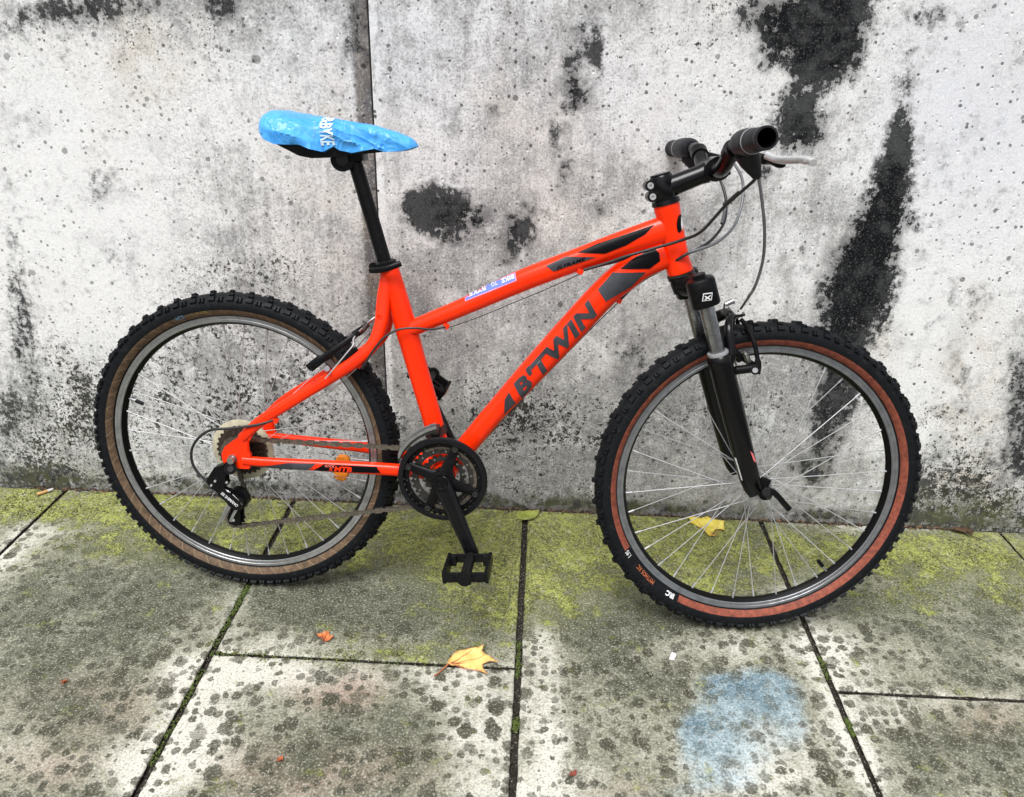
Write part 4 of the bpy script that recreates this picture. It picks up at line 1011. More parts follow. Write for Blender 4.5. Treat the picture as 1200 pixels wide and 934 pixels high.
# ---------------------------------------------------------------- crankset
ck=group_part('crankset',bike,Matrix.Translation(BB))
angs=[R(70),R(161.6),R(-114),R(-21.5)]
for ro,ri,te,y,mm in ((.0850,.0700,42,-.0540,BLKM),(.0690,.0520,34,-.0475,DSTEEL),(.0470,.0330,22,-.0410,DSTEEL)):
    bm=bmesh.new(); gear(bm,O,ro,ri,te,y,.0024,depth=.0045)
    if ro>.05:
        for a in angs:
            d=Vector((math.cos(a),0,math.sin(a))); box(bm,d*(ri-.004)+Vector((0,y,0)),(.018,.0024,.016),Matrix.Rotation(-a,3,'Y'))
    finish(bm,'chainring',mm,ck,smooth=0)
bm=bmesh.new(); lathe(bm,[(.0800,-.0620),(.0815,-.0645),(.0900,-.0640),(.0925,-.0600),(.0920,-.0565),(.0895,-.0560),(.0885,-.0590),(.0805,-.0595)],96,O,Vector((0,1,0)),closed=True)
for a in angs:
    d=Vector((math.cos(a),0,math.sin(a))); box(bm,d*.0755+Vector((0,-.0605,0)),(.016,.004,.015),Matrix.Rotation(-a,3,'Y'),bevel=.001)
finish(bm,'chain_guard',mat('black_plastic',(0.007,0.007,0.009),0.30,0,0.25,dirt=0.1,dust=0.03),ck)
for a in angs:
    d=Vector((math.cos(a),0,math.sin(a))); bm=bmesh.new(); lathe(bm,[(.0001,-.0635),(.0028,-.0635),(.0030,-.0648),(.0055,-.0648),(.0058,-.0620),(.0001,-.0620)],14,d*.0730,Vector((0,1,0))); finish(bm,'chainring_bolt',DSTEEL,ck)
for ring_r,n in ((.0745,16),(.0585,14),(.0400,10)):
    bm=bmesh.new()
    for k in range(n):
        a=2*math.pi*(k+.3)/n; d=Vector((math.cos(a),0,math.sin(a))); cyl(bm,d*ring_r+Vector((0,-.0555 if ring_r>.07 else (-.049 if ring_r>.05 else -.0425),0)),d*ring_r+Vector((0,-.0585 if ring_r>.07 else (-.0515 if ring_r>.05 else -.0450),0)),.0021,8)
    finish(bm,'ring_pins',STEEL if ring_r<.07 else DSTEEL,ck,kind='stuff')
bm=bmesh.new()
for a in angs:
    d=Vector((math.cos(a),0,math.sin(a)))
    sweep(bm,[d*.010+Vector((0,-.062,0)),d*.028+Vector((0,-.060,0)),d*.050+Vector((0,-.057,0)),d*.074+Vector((0,-.056,0))],[(.006,.018),(.0052,.0125),(.0045,.0095),(.0040,.0085)],16,prof=sq(.7))
cyl(bm,(0,-.066,0),(0,-.046,0),.0230,32)
for a in angs:
    for q in (-1,1):
        aa=a+q*R(24); d0=Vector((math.cos(a+q*R(38)),0,math.sin(a+q*R(38)))); d=Vector((math.cos(a),0,math.sin(a)))
        sweep(bm,spline([d0*.020+Vector((0,-.059,0)),d*.030+Vector((0,-.058,0))+d0*.004,d*.050+Vector((0,-.056,0))],4),[(.0035,.0055)]*9,10)
finish(bm,'spider',BLKM,ck)
bm=bmesh.new(); lathe(bm,[(.0001,-.0835),(.0085,-.0835),(.0095,-.0850),(.0110,-.0855),(.0148,-.0850),(.0152,-.0780),(.0001,-.0780)],28,O,Vector((0,1,0))); finish(bm,'crank_bolt',BLKM,ck)
eye=bk(553,648,.095)-BB
def crank(s):
    e=Vector((eye.x*(1 if s>0 else -1),-.095*s,eye.z*(1 if s>0 else -1))); b=Vector((0,-.070*s,0))
    bm=bmesh.new(); u=(e-b)
    sweep(bm,[b-u*.06,b-u*.03,b+u*.12,b+u*.45,b+u*.85,e-u*.01,e+u*.055,e+u*.075],[(.008,.013),(.0105,.0180),(.0098,.0190),(.0082,.0168),(.0072,.0140),(.0074,.0142),(.0068,.0130),(.005,.009)],20,prof=sq(.62))
    # raised rails along the arm's outer face
    for k in (-1,1):
        pr=Vector((u.z,0,-u.x)).normalized()*.0108*k
        sweep(bm,[b+u*.16+pr+Vector((0,-.0088*s,0)),b+u*.88+pr*.72+Vector((0,-.0066*s,0))],[.0018,.0016],8,transport=True)
    finish(bm,'crank_arm',BLK,ck)
    return e
e_r=crank(1); e_l=crank(-1)
def pedal(e,s,ang):
    p=group_part('pedal',bike,Matrix.Translation(BB+e)@Matrix.Rotation(ang,4,'Y'))
    PB=mat('pedal_black',(0.006,0.006,0.007),0.40,0,0.2,dirt=0.25,dust=0.06,scale=120)
    yy=lambda l:-l*s
    bm=bmesh.new(); cyl(bm,(0,yy(.002),0),(0,yy(.018),0),.0062,14); cyl(bm,(0,yy(.016),0),(0,yy(.092),0),.0105,20); cyl(bm,(0,yy(.090),0),(0,yy(.099),0),.0125,20); finish(bm,'pedal_axle',PB,p)
    bm=bmesh.new()
    for x in (-1,1):
        box(bm,(x*.0415,yy(.056),0),(.0075,.078,.022),bevel=.0015)
        for k in range(7):
            for z in (-1,1): box(bm,(x*.0415,yy(.024+k*.0108),z*.0125),(.0070,.0052,.0042),taper=.7)
        box(bm,(x*.022,yy(.020),0),(.040,.0065,.018),bevel=.0015)
        box(bm,(x*.022,yy(.092),0),(.040,.0075,.019),bevel=.0015)
        if s<0: box(bm,(x*.020,yy(.056),0),(.036,.0060,.010),bevel=.001)
        box(bm,(x*.030,yy(.0975),0),(.016,.005,.013),Matrix.Rotation(R(0),3,'Y'),bevel=.0015)
    cyl(bm,(0,yy(.094),0),(0,yy(.101),0),.0150,20)
    for x in (-1,1):
        cyl(bm,(x*.028,yy(.088),0),(x*.028,yy(.0985),0),.0085,14)
        box(bm,(x*.034,yy(.030),0),(.014,.010,.020),bevel=.0015)
    finish(bm,'pedal_cage',PB,p)
    for x in (() if s>0 else (-1,1)):
        bm=bmesh.new(); box(bm,(x*.0462,yy(.056),0),(.0025,.040,.010),bevel=.0008); finish(bm,'pedal_reflector',AMBER,p)
pedal(e_r,1,R(-6)); pedal(e_l,-1,R(35))

# ---------------------------------------------------------------- chain and derailleurs
CY=-.0475
def cx(v): return Vector((v.x,CY,v.z))
lowp=bk(277,606,.0475); lowp=Vector((lowp.x,CY,lowp.z)); upp=bk(281,583,.0475); upp=Vector((upp.x,CY,upp.z))
path=[]
for a in range(120,-116,-12): path.append(Vector((BB.x+.0675*math.cos(R(a)),CY,BB.z+.0675*math.sin(R(a)))))
for a in range(-80,-250,-20): path.append(lowp+Vector((.022*math.cos(R(a)),0,.022*math.sin(R(a)))))
for a in range(-60,70,22): path.append(upp+Vector((.020*math.cos(R(a)),0,.020*math.sin(R(a)))))
for a in range(-95,-290,-15): path.append(Vector((RC.x+.034*math.cos(R(a)),CY+.004,RC.z+.034*math.sin(R(a)))))
bm=bmesh.new()
cl=path+[path[0]]; L=[0]
for i in range(len(cl)-1): L.append(L[-1]+(cl[i+1]-cl[i]).length)
step=.0127; n=int(L[-1]/step); prev=None; j=0
for k in range(n+1):
    d=k*step
    while j<len(L)-2 and L[j+1]<d: j+=1
    q=cl[j].lerp(cl[j+1],(d-L[j])/max(1e-6,L[j+1]-L[j]))
    if prev is not None:
        mid=(prev+q)/2; t=(q-prev).normalized(); M=Matrix((t,Vector((0,1,0)),t.cross(Vector((0,1,0))))).transposed()
        w=.0034 if k%2 else .0020
        for s in (-1,1): box(bm,mid+Vector((0,s*w,0)),(.0165,.0011,.0088 if k%2 else .0062),M,taper=1.0)
        cyl(bm,prev+Vector((0,-.0038,0)),prev+Vector((0,.0038,0)),.0024,6)
    prev=q
finish(bm,'chain',CHAINM,bike,smooth=0,kind='stuff')
rd=group_part('derailleur',bike,None,'rear derailleur')
bm=bmesh.new(); cyl(bm,bk(270,549,.064),bk(270,549,.085),.0125,24); finish(bm,'pivot',BLKM,rd)
bm=bmesh.new(); cyl(bm,bk(270,549.5,.084),bk(270,549.5,.089),.0065,6); finish(bm,'pivot_bolt',DSTEEL,rd)
bm=bmesh.new(); prism(bm,[xz(bk(a,b,.080)) for a,b in ((264,543),(252,547),(246,557),(243,563),(249,571),(258,577),(267,568),(264,560),(268,555))],-.088,-.066,bevel=.002); finish(bm,'knuckle',BLKM,rd,smooth=30)
bm=bmesh.new(); prism(bm,[xz(bk(a,b,.086)) for a,b in ((262,570),(256,578),(277,596.5),(283,596),(286,590),(283,585),(270,573))],-.094,-.080,bevel=.002); plate=finish(bm,'link_plate',BLK,rd,smooth=30)
decal('plate_lettering',letters('SIS SHIMANO',(259.6,577.6),(19,15.6),(2.2,-2.6),lat=.09,bold=.02),plate,WHITE,lat=.09,parent=rd)
decal('plate_outline',[(262.6,570.6),(270.6,575.2),(283.4,587),(285,590.8),(284.2,591),(282.6,587.6),(270,576),(262.2,571.4)],plate,WHITE,lat=.09,parent=rd,cut=.003)
for px,py in ((252.5,563.5),(248,568.5),(266,565)):
    bm=bmesh.new(); c=bk(px,py,.088); cyl(bm,c,c+Vector((0,-.003,0)),.0024,10); finish(bm,'rivet',CHROME,rd)
bm=bmesh.new(); c=bk(279,583,.066); cyl(bm,c+Vector((0,.008,0)),c+Vector((0,-.010,0)),.0235,32); finish(bm,'spring_housing',BLKM,rd)
for c in (upp,lowp):
    bm=bmesh.new(); gear(bm,c,.0205,.004,11,0,.0022,depth=.004)
    lathe(bm,[(.0001,-.004),(.0150,-.004),(.0150,.004),(.0001,.004)],20,c,Vector((0,1,0))); finish(bm,'jockey_wheel',BLKM,rd)
    bm=bmesh.new(); cyl(bm,c+Vector((0,-.012,0)),c+Vector((0,-.015,0)),.0032,10); finish(bm,'pulley_bolt',CHROME,rd)
for y,mm in ((-.0120,BLKM),(.0090,DSTEEL)):
    bm=bmesh.new(); u=(lowp-upp).normalized(); pr=Vector((u.z,0,-u.x))
    sweep(bm,[upp-u*.012+Vector((0,y,0)),upp+Vector((0,y,0)),(upp+lowp)/2+Vector((0,y,0)),lowp+Vector((0,y,0)),lowp+u*.013+Vector((0,y,0))],[(.0012,.010),(.0012,.014),(.0012,.0105),(.0012,.015),(.0012,.009)],16)
    finish(bm,'cage_plate',mm,rd)
bm=bmesh.new(); sweep(bm,[bk(269,592,.072),bk(263,603,.070),bk(259,611,.068)],[(.0012,.0042)]*3,10); sweep(bm,[bk(277,597,.076),bk(273,604,.076),bk(270,611,.075)],[(.0012,.0030)]*3,10); finish(bm,'cage_arm',ALU,rd)
fd=group_part('derailleur',bike,None,'front derailleur')
def cagepl(lat,mm,o=0):
    P1=[bk(a,b+o,lat) for a,b in ((467,537),(471,528),(480,517),(492,508.5),(503,503.5),(511,501))]
    bm=bmesh.new(); sp=spline(P1,5); sweep(bm,sp,[(.0011,.0020+.0012*min(1,i/12)) for i in range(len(sp))],8,prof=sq(.5)); finish(bm,'cage_plate',mm,fd)
cagepl(.062,ALU); cagepl(.060,DSTEEL,3.2); cagepl(.052,ALU,-3.5)
bm=bmesh.new(); box(bm,bk(508,503,.036),(.022,.036,.012),bevel=.003); finish(bm,'cage_link',DSTEEL,fd)
bm=bmesh.new(); d=(bk(511,508,0)-bk(470,360,0)).normalized(); c=bk(510,504,0); cyl(bm,c-d*.009,c+d*.009,.0232,28); finish(bm,'clamp_band',DSTEEL,fd)

# ---------------------------------------------------------------- seat post and saddle
sd=group_part('saddle',bike)
bm=bmesh.new(); sweep(bm,[bk(459,335,0),bk(451,308,0),bk(419,200,0),bk(414,186,0)],[.0135,.0136,.0138,.0140],28); finish(bm,'seat_post',BLKM,sd)
bm=bmesh.new(); d=(bk(445,290,0)-bk(456,330,0)).normalized(); c=bk(451.5,311.5,0)
sweep(bm,[c-d*.009,c-d*.007,c+d*.007,c+d*.011],[.0215,.0235,.0235,.0175],28); cyl(bm,c+Vector((-.02,-.016,.0)),c+Vector((-.02,.016,0)),.008,14)
sweep(bm,spline([bk(434,317,.020),bk(445,316.5,.034),bk(458,313,.036),bk(470,308.5,.030)],5),[(.004,.0058)]*16,12); finish(bm,'seat_clamp',BLKM,sd)
bm=bmesh.new(); c=bk(402,184,0); cyl(bm,bk(401,187,.024),bk(401,187,-.024),.0215,24); box(bm,bk(410,182,0),(.060,.044,.026),Matrix.Rotation(R(-8),3,'Y'),bevel=.006); finish(bm,'saddle_clamp',BLKM,sd)
bm=bmesh.new(); c=bk(401,187,0); cyl(bm,bk(401,187,.024),bk(401,187,.030),.011,20); finish(bm,'clamp_bolt',BLK,sd)
for s in (1,-1):
    pts=[bk(352,168,.03),bk(372,177.5,.024),bk(395,178,.022),(bk(425,177,.022)),bk(450,171,.018),bk(474,166,.01)]
    pts=[Vector((p.x,p.y*s,p.z)) for p in pts]
    bm=bmesh.new(); sweep(bm,spline(pts,5),.0036,10,transport=True); finish(bm,'saddle_rail',DSTEEL,sd)
def interp(t,x):
    xs=[p[0] for p in t]; ys_=[p[1] for p in t]; return float(np.interp(x,xs,ys_))
TOP=[(314,151),(316,143),(319.5,134.5),(327,129.5),(338,129.5),(349.6,131.6),(370,135),(405,140),(440,146.5),(468,154.5),(484,162),(489,167),(492,173)]
HEM=[(314,153),(316,154),(319.5,157),(327,166),(340,172),(351,172.5),(368.6,172.5),(380,177.5),(392,181),(398,177),(402,174.5),(408,179),(421,182),(435,179),(445,177),(455,180.5),(470,180),(478,179),(489,175.5),(492,174)]
WID=[(314,.030),(317,.085),(322,.118),(330,.140),(345,.150),(365,.146),(390,.118),(415,.082),(440,.060),(470,.048),(484,.038),(490,.022),(492,.012)]
HEMU=[(314,153),(330,160),(345,168),(365,179),(378,182),(400,181),(420,178),(492,170)]
def shell(name,par,m,scale=1.0,hem=HEM,nu=96,nv=54,wr=0.0,pull=1.0,x0=314.2,x1=491.8):
    bm=bmesh.new(); G=[]
    for i in range(nu+1):
        px=x0+(x1-x0)*(0.5-0.5*math.cos(math.pi*i/nu)) if wr==0 else x0+(x1-x0)*i/nu
        w=interp(WID,px)/2*scale; t=bk(px,interp(TOP,px)+1.5,-.012); row=[]
        for j in range(nv+1):
            v=-1+2*j/nv; ph=v*math.pi/2
            hj=bk(px,interp(hem,px),w); drop=(t.z-hj.z)*pull
            y=-w*math.copysign(abs(math.sin(ph))**.80,ph)*-1
            y=w*math.copysign(abs(math.sin(ph))**.85,ph)
            z=t.z-drop*(1-max(0.0,math.cos(ph))**.62) - (1-scale)*.06
            p=Vector((t.x,y,z))
            if wr:
                # thin plastic film: folds gathered at the hem, sharp creases running along the side
                e=abs(v); q=Vector((p.x*9+p.z*16,p.y*12,p.z*20))
                rdg=1-2*abs(mnoise.noise(q)); rdg2=1-2*abs(mnoise.noise(Vector((p.x*30+z*34,y*30,z*46+5))))
                dn=(max(rdg,0)**1.5)*.0095*(.10+e)+max(rdg2,0)**4*.0030*(.1+e)
                nrm=Vector((0,math.copysign(e,v),math.sqrt(max(0,1-e*e)))); p+=nrm*(dn-.003)*wr*(min(1,4*i/nu,4*(nu-i)/nu)+.1)
            row.append(bm.verts.new(p))
        G.append(row)
    for i in range(nu):
        for j in range(nv): bm.faces.new((G[i][j],G[i+1][j],G[i+1][j+1],G[i][j+1]))
    if wr:
        # the hem turns under
        for jj,sg in ((0,-1),(nv,1)):
            prev=None
            for i in range(nu+1):
                a=G[i][jj]; b=bm.verts.new(a.co+Vector((0,-sg*.012,-.001)))
                if prev: bm.faces.new((prev[0],a,b,prev[1]))
                prev=(a,b)
    else:
        for row in G: 
            pass
    return finish(bm,name,m,par,smooth=(35 if wr else 40))
shell('saddle_shell',sd,BLKM,.90,HEMU,x1=478)
cover=bpy.data.objects.new('saddle_cover',None); link(cover); cover.matrix_world=BIKE
tag(cover,'crumpled light blue plastic rain cover pulled over the bicycle saddle','saddle cover')
def film_mat():
    t=NT('blue_plastic_film',0.36,0,0.45)
    n=t.noise(22,4,0.6,dist=1.2); c=t.mix(n.step(0.3,0.7),(0.045,0.31,0.80),(0.085,0.40,0.88)); t.color(c)
    t.b.inputs['Transmission Weight'].default_value=0.0
    h=t.noise(15,2,0.5,dist=1.6); t.bump((h-0.5)._m('ABSOLUTE',None)*-1.0,0.012,0.8); return t.m
film=shell('cover_film',cover,film_mat(),1.06,HEM,nu=190,nv=90,wr=1.0)
def film_text(text,o,ex,ey,b,m=WHITE):
    return decal('cover_lettering',letters(text,o,ex,ey,lat=.06,bold=b),film,m,lat=.06,parent=cover,cut=.0018,off=.0014)
film_text('&BYKE',(371.0,137.8),(5.5,33),(14.5,-.5),.03,mat('cover_print',(0.62,0.80,0.90),0.4))
film_text('THE CITY BY BIKE',(366.5,143),(1.5,20),(2,-.2),.0,mat('cover_print_pale',(0.30,0.60,0.86),0.4))

# ================================================================== leaves and litter
def leaf_mat(name,c1,c2,edge,spots=0.5):
    t=NT(name,0.55,0,0.3); n=t.noise(22,6,0.65); c=t.mix(n.step(0.38,0.64),c1,c2)
    c=t.mix(t.noise(60,6,0.7).step(0.58,0.72)*spots,c,edge)
    c=t.mix(t.attr('edge')[0]*0.8,c,edge)
    t.color(c); t.bump(t.noise(90,5,0.6),0.0006); return t.m
def leaf(name,label,px,size,rot,outline,m,veinm,curl=.012,seed=0,stem=None,group=None,z=.004,tiltx=0.0,vein_ends=None,cat='leaf'):
    """outline in leaf units: stem end at (0,0), tip up +y"""
    c=on_ground(*px); root=thing(name,label,cat,Matrix.Translation(Vector((c.x,c.y,0)))@Matrix.Rotation(R(rot),4,'Z'),group)
    def H(x,y):
        d=math.hypot(x,y-.5); return z+curl*(d*d*1.2)+mnoise.noise(Vector((x*2.2+seed,y*2.2,seed)))*curl*.8+tiltx*x*.5*size
    bm=bmesh.new(); f=bm.faces.new([bm.verts.new((x,y,0)) for x,y in outline]); bmesh.ops.triangulate(bm,faces=[f])
    for ax in (0,1):
        for k in range(-12,26):
            co=Vector((0,0,0)); no=Vector((0,0,0)); co[ax]=k*.08; no[ax]=1
            bmesh.ops.bisect_plane(bm,geom=bm.verts[:]+bm.edges[:]+bm.faces[:],plane_co=co,plane_no=no,dist=1e-5)
    bnd={v for e in bm.edges if e.is_boundary for v in e.verts}; idx=[v in bnd for v in bm.verts]
    lay=[1.0 if b else 0.0 for b in idx]
    for v in bm.verts:
        x,y=v.co.x,v.co.y; v.co=Vector((x*size,y*size,H(x,y)))
    for f in bm.faces:
        if f.normal.z<0: f.normal_flip()
    o=finish(bm,'blade',m,root,smooth=80,recalc=False)
    set_attr(o.data,'edge',np.stack([np.array(lay)]*3,1))
    so=o.modifiers.new('thickness','SOLIDIFY'); so.thickness=.0005; so.offset=0
    for (x,y) in (vein_ends or [(0,.92),(.33,.62),(-.33,.62),(.30,.28),(-.30,.28)]):
        bm=bmesh.new(); P=[Vector((x*t*size,(.08+(y-.08)*t)*size,H(x*t,.08+(y-.08)*t)+.0006)) for t in [i/7 for i in range(8)]]
        sweep(bm,P,[.0011*(1-.7*i/7) for i in range(8)],6,ref=Vector((0,0,1))); finish(bm,'vein',veinm,root)
    if stem:
        bm=bmesh.new(); sweep(bm,spline([Vector((a*size,b*size,h)) for a,b,h in stem],5),[.0016]*5+[.0013]*(5*(len(stem)-2))+[.0020],8,ref=Vector((0,0,1))); finish(bm,'stalk',veinm,root)
    return root
MAPLE=[(0,0.02),(.07,.08),(.22,.02),(.36,.05),(.48,.16),(.40,.26),(.52,.30),(.64,.42),(.80,.52),(.62,.56),(.52,.60),(.56,.70),(.42,.66),(.34,.60),(.30,.70),(.24,.82),(.14,.88),(0,1.12),(-.10,.90),(-.22,.86),(-.26,.74),(-.28,.62),(-.40,.66),(-.52,.72),(-.50,.60),(-.66,.58),(-.78,.50),(-.60,.42),(-.50,.30),(-.40,.26),(-.46,.14),(-.34,.06),(-.20,.02),(-.07,.07)]
OR1=leaf_mat('amber_leaf',(0.66,0.44,0.13),(0.76,0.55,0.20),(0.50,0.19,0.06)); ORV=mat('red_brown_vein',(0.45,0.13,0.05),0.5)
YEL=leaf_mat('yellow_leaf',(0.58,0.46,0.045),(0.74,0.64,0.16),(0.38,0.25,0.05),.5); YV=mat('yellow_vein',(0.62,0.30,0.06),0.5)
GRL=leaf_mat('green_leaf',(0.17,0.21,0.035),(0.30,0.34,0.07),(0.34,0.32,0.16),.35); GV=mat('pale_vein',(0.42,0.46,0.16),0.5)
RDL=leaf_mat('orange_leaf',(0.62,0.17,0.05),(0.66,0.26,0.10),(0.32,0.09,0.05),.6); RV=mat('dark_vein',(0.28,0.09,0.05),0.5)
AMB=[(0,0.0),(.10,.10),(.06,.26),(.14,.38),(.12,.52),(.30,.66),(.62,.86),(.34,.82),(.20,.84),(.24,1.02),(.34,1.22),(.10,1.06),(-.02,.98),(-.16,.92),(-.34,1.02),(-.30,.86),(-.38,.64),(-.36,.44),(-.28,.24),(-.14,.08)]
leaf('maple_leaf','dry amber maple leaf with long red stalk lying across the slab joint','leaf' and (524,781),.082,-71,AMB,OR1,ORV,curl=.016,seed=3,stem=[(0,.03,.006),(.10,-.12,.004),(.19,-.25,.003),(.27,-.37,.005)],vein_ends=[(-.02,.94),(.45,.80),(-.28,.70),(.05,.5)],group=None)
YL=[(0.02,1.02),(-.30,.86),(-.62,.92),(-.92,.98),(-.80,.80),(-.94,.70),(-.70,.62),(-.56,.44),(-.44,.30),(-.34,.06),(-.22,-.30),(-.04,-.02),(.16,.22),(.34,.34),(.44,.20),(.56,.10),(.62,.40),(.70,.66),(.52,.70),(.30,.84)]
YL=[(x*.62,y*.75+.22) for x,y in YL]
leaf('maple_leaf','bright yellow maple leaf lying behind the spokes at the foot of the wall',(838,632),.092,4,YL,YEL,YV,curl=.014,seed=11,vein_ends=[(-.38,.86),(.30,.74),(-.16,.1),(.36,.45)])
GRO=[(-.02,.02),(.22,.02),(.36,.10),(.50,.26),(.44,.34),(.62,.44),(.66,.62),(.72,.92),(.46,.84),(.30,.80),(.12,.88),(-.10,.84),(-.34,.80),(-.46,.66),(-.48,.46),(-.62,.40),(-.46,.30),(-.40,.16),(-.22,.06)]
leaf('green_leaf','pale green leaf lying against the wall over the joint beside the crank',(616,611.5),.050,0,GRO,GRL,GV,curl=.008,seed=21,vein_ends=[(.5,.8),(-.45,.40),(.5,.5),(-.2,.75)])
leaf('oak_leaf','small crumpled orange leaf lying on the slab below the rear wheel',(378,753),.026,-12,MAPLE,RDL,RV,curl=.012,seed=33,z=.003)
leaf('leaf_scrap','tiny dark red leaf scrap on the wide slab left of the blue stain',(673,911),.011,30,MAPLE,leaf_mat('red_scrap',(0.25,0.06,0.05),(0.3,0.09,0.06),(0.15,0.04,0.03)),RV,curl=.01,seed=5,z=.001)
leaf('leaf_scrap','tiny orange leaf scrap at the lower left on the largest slab',(75,802),.009,10,MAPLE,RDL,RV,curl=.01,seed=6,z=.001)
leaf('leaf_scrap','tiny orange leaf scrap on the pinkish slab near the bottom edge',(330,893),.008,50,MAPLE,RDL,RV,curl=.01,seed=8,z=.001)
# cigarette end
a,b_=on_ground(44,581),on_ground(65,574)
u=(b_-a).normalized(); L=.040; cg=thing('cigarette_end','stubbed cigarette end with orange filter lying by the wall at the far left','cigarette end',Matrix.Translation(Vector((a.x,a.y,.0042)))@u.to_track_quat('X','Z').to_matrix().to_4x4())
bm=bmesh.new(); cyl(bm,(0,0,0),(L*.62,0,0),.0040,14); finish(bm,'filter',mat('filter_paper',(0.62,0.36,0.14),0.7),cg)
bm=bmesh.new(); sweep(bm,[(L*.62,0,0),(L*.8,.0005,0),(L*.95,.001,-.0006),(L,.0012,-.001)],[.0040,.0041,.0036,.002],12); finish(bm,'paper',mat('white_paper',(0.72,0.70,0.68),0.7),cg)
# folded paper scrap
c=on_ground(788.5,770); sc=thing('paper_scrap','small white paper scrap lying on the slab below the front wheel','paper scrap',Matrix.Translation(Vector((c.x,c.y,.001)))@Matrix.Rotation(R(-22),4,'Z'))
bm=bmesh.new(); vs=[[bm.verts.new((-.0055+.011*i/4,-.012+.024*j/6,.0012+.0016*abs(math.sin(j*.9+i*.4)))) for j in range(7)] for i in range(5)]
for i in range(4):
    for j in range(6): bm.faces.new((vs[i][j],vs[i+1][j],vs[i+1][j+1],vs[i][j+1]))
o=finish(bm,'paper_sheet',mat('white_paper',(0.72,0.70,0.68),0.7),sc,recalc=False); so=o.modifiers.new('thickness','SOLIDIFY'); so.thickness=.0006
# dead twig and leaf crumbs by the wall at the right
tw=thing('dead_leaf','curled dead brown leaf tucked under the wall foot at the right','leaf',Matrix.Translation(on_ground(1128,624.5)+Vector((0,0,.004))))
BR=mat('dead_brown',(0.10,0.055,0.028),0.7,dirt=0.3)
bm=bmesh.new(); sweep(bm,spline([(-.050,.006,.003),(-.028,.004,.004),(-.010,-.004,.006),(.010,-.020,.003),(.030,-.034,.001)],5),[.0022]*10+[.0016]*11,8,ref=Vector((0,0,1))); finish(bm,'stalk',BR,tw)
for (x,y,r) in ((-.006,.0,.020),(.010,-.006,.016),(-.018,.004,.012)):
    bm=bmesh.new(); n=9; vv=[bm.verts.new((x+r*(1+.4*mnoise.noise(Vector((k,x*50,1))))*math.cos(k*2*math.pi/n),y+r*.55*math.sin(k*2*math.pi/n),.004+.006*abs(math.sin(k*1.3)))) for k in range(n)]; cc_=bm.verts.new((x,y,.003))
    for k in range(n): bm.faces.new((vv[k],vv[(k+1)%n],cc_))
    o=finish(bm,'blade',BR,tw,recalc=False); so=o.modifiers.new('thickness','SOLIDIFY'); so.thickness=.0005
# grit, moss and leaf crumbs in the joints and along the wall foot
rnd=random.Random(17)
def crumbs(name,label_m,n,place,size,flat=.6):
    bm=bmesh.new()
    for _ in range(n):
        x,y,z=place(); r=size()*(.6+.8*rnd.random())
        M=Matrix.Rotation(rnd.random()*6.28,3,'Z')@Matrix.Rotation(rnd.random()*.6,3,'X')
        vs=[bm.verts.new(Vector((x,y,z))+M@Vector(p)) for p in ((r,0,0),(-.5*r,.8*r,0),(-.6*r,-.7*r,0),(0,0,r*flat),(0,.1*r,-r*.3))]
        for q in ((0,1,3),(1,2,3),(2,0,3),(1,0,4),(2,1,4),(0,2,4)): bm.faces.new([vs[i] for i in q])
    return finish(bm,name,label_m,smooth=0,kind='stuff')
def in_joint():
    k=rnd.choice([-2,-1,-1,0,0,0,1,1,2]); g=GAP[k]; return (X0+k*SP+rnd.uniform(-.45,.45)*g, -rnd.random()**.9*1.02, rnd.uniform(-.009,-.001))
def in_cross():
    r=rnd.random(); x=(X0-SP+rnd.random()*SP) if r<.55 else (X0+SP+rnd.random()*SP*.9); return (x,(-.577 if r<.55 else -.594)+rnd.uniform(-.004,.004),rnd.uniform(-.008,-.001))
def by_wall(): return (rnd.uniform(-1.35,1.1),-.004-abs(rnd.gauss(0,.008)),rnd.uniform(-.004,.0015))
def any_j(): return in_joint() if rnd.random()<.7 else in_cross()
GRIT=mat('pale_grit',(0.42,0.40,0.33),0.8,dirt=0.3,scale=300); SOILC=mat('soil_crumb',(0.035,0.028,0.02),0.9,dirt=0.3); LIME=mat('fresh_moss',(0.12,0.17,0.030),0.8,dirt=0.3,scale=300); BRC=mat('leaf_crumb',(0.20,0.11,0.055),0.8,dirt=0.3,scale=200)
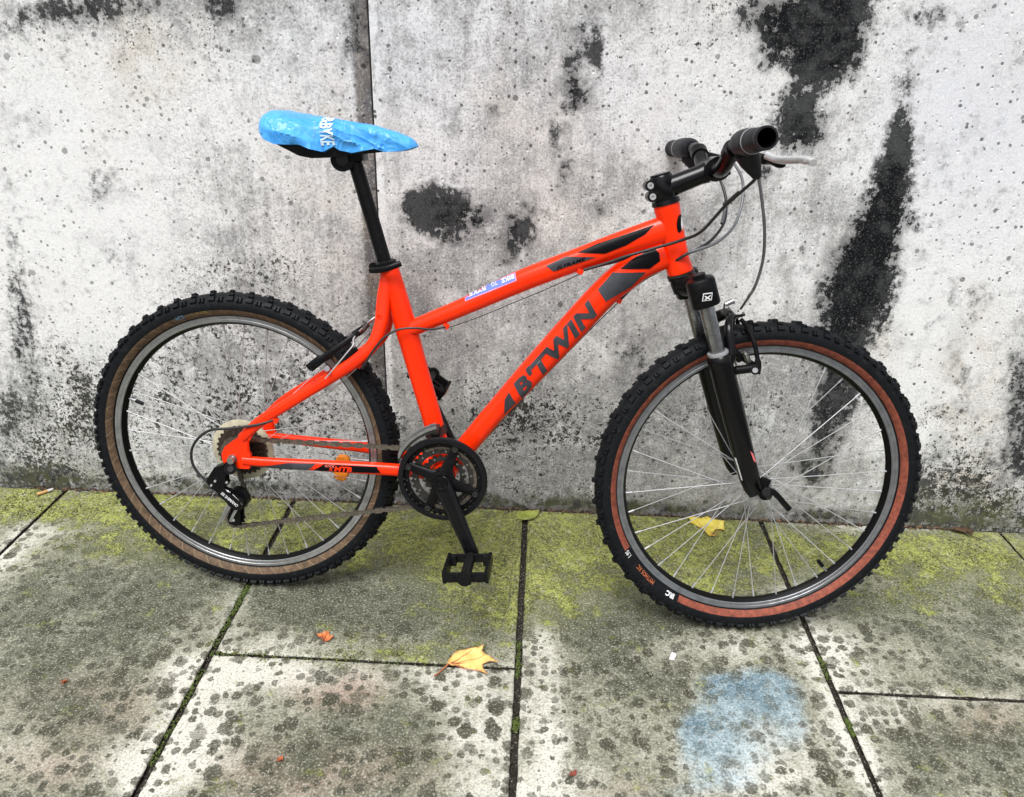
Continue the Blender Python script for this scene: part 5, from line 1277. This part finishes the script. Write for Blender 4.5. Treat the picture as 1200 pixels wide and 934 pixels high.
crumbs('joint_grit',GRIT,420,any_j,lambda:.0013)
crumbs('joint_soil_crumbs',SOILC,1500,any_j,lambda:.0022)
crumbs('wall_foot_crumbs',BRC,900,by_wall,lambda:.0042,.35)
crumbs('wall_foot_soil',SOILC,1500,by_wall,lambda:.0040,.5)
def mossy():
    seg=[(-1,-.30,-.56),(-1,-.62,-.72),(-1,-.74,-.84),(0,-.5,-.6),(0,-.70,-.73),(1,-.50,-.56),(1,-.66,-.70),(-1,-.36,-.46),(-1,-.38,-.52)]
    if rnd.random()<.12: x=X0-SP+rnd.random()**2*SP*.8; return (x,-.577+rnd.uniform(-.006,.006),-.002)
    k,a,b=rnd.choice(seg); return (X0+k*SP+rnd.gauss(0,.25)*GAP[k],rnd.uniform(b,a),rnd.uniform(-.006,.0006))
crumbs('joint_moss',LIME,1000,mossy,lambda:.0022,1.2)
def on_slabs(): return (rnd.uniform(-1.4,1.2),-rnd.random()*1.0-.01,.0008)
crumbs('paving_grit',GRIT,110,on_slabs,lambda:.0010)
# grass blade on the mossy slab

ML=[(on_ground(cx,cy),rx,ry,v) for cx,cy,rx,ry,ro,v in SLAB_MOSS if v>.3]
def moss_spot():
    while True:
        cx,cy,rx,ry,ro,v=rnd.choice(SLAB_MOSS)
        if v<rnd.random(): continue
        px=cx+rnd.gauss(0,.62)*rx; py=cy+rnd.gauss(0,.62)*ry
        q=on_ground(px,py)
        if q.y>-.016 or q.y<-1.1: continue
        if mnoise.noise(Vector((q.x*13,q.y*13,2)))+.5*mnoise.noise(Vector((q.x*40,q.y*40,5)))<.02: continue
        if min(abs(q.x-(X0+k*SP)) for k in range(-3,4))<.008: continue
        return (q.x,q.y,.0006)
crumbs('moss_tufts',mat('olive_moss',(0.25,0.27,0.05),0.9,dirt=0.35,scale=120),5200,moss_spot,lambda:.0021,.55)
crumbs('dark_moss_tufts',mat('dark_moss',(0.07,0.08,0.025),0.9,dirt=0.3,scale=120),3600,moss_spot,lambda:.0024,.5)
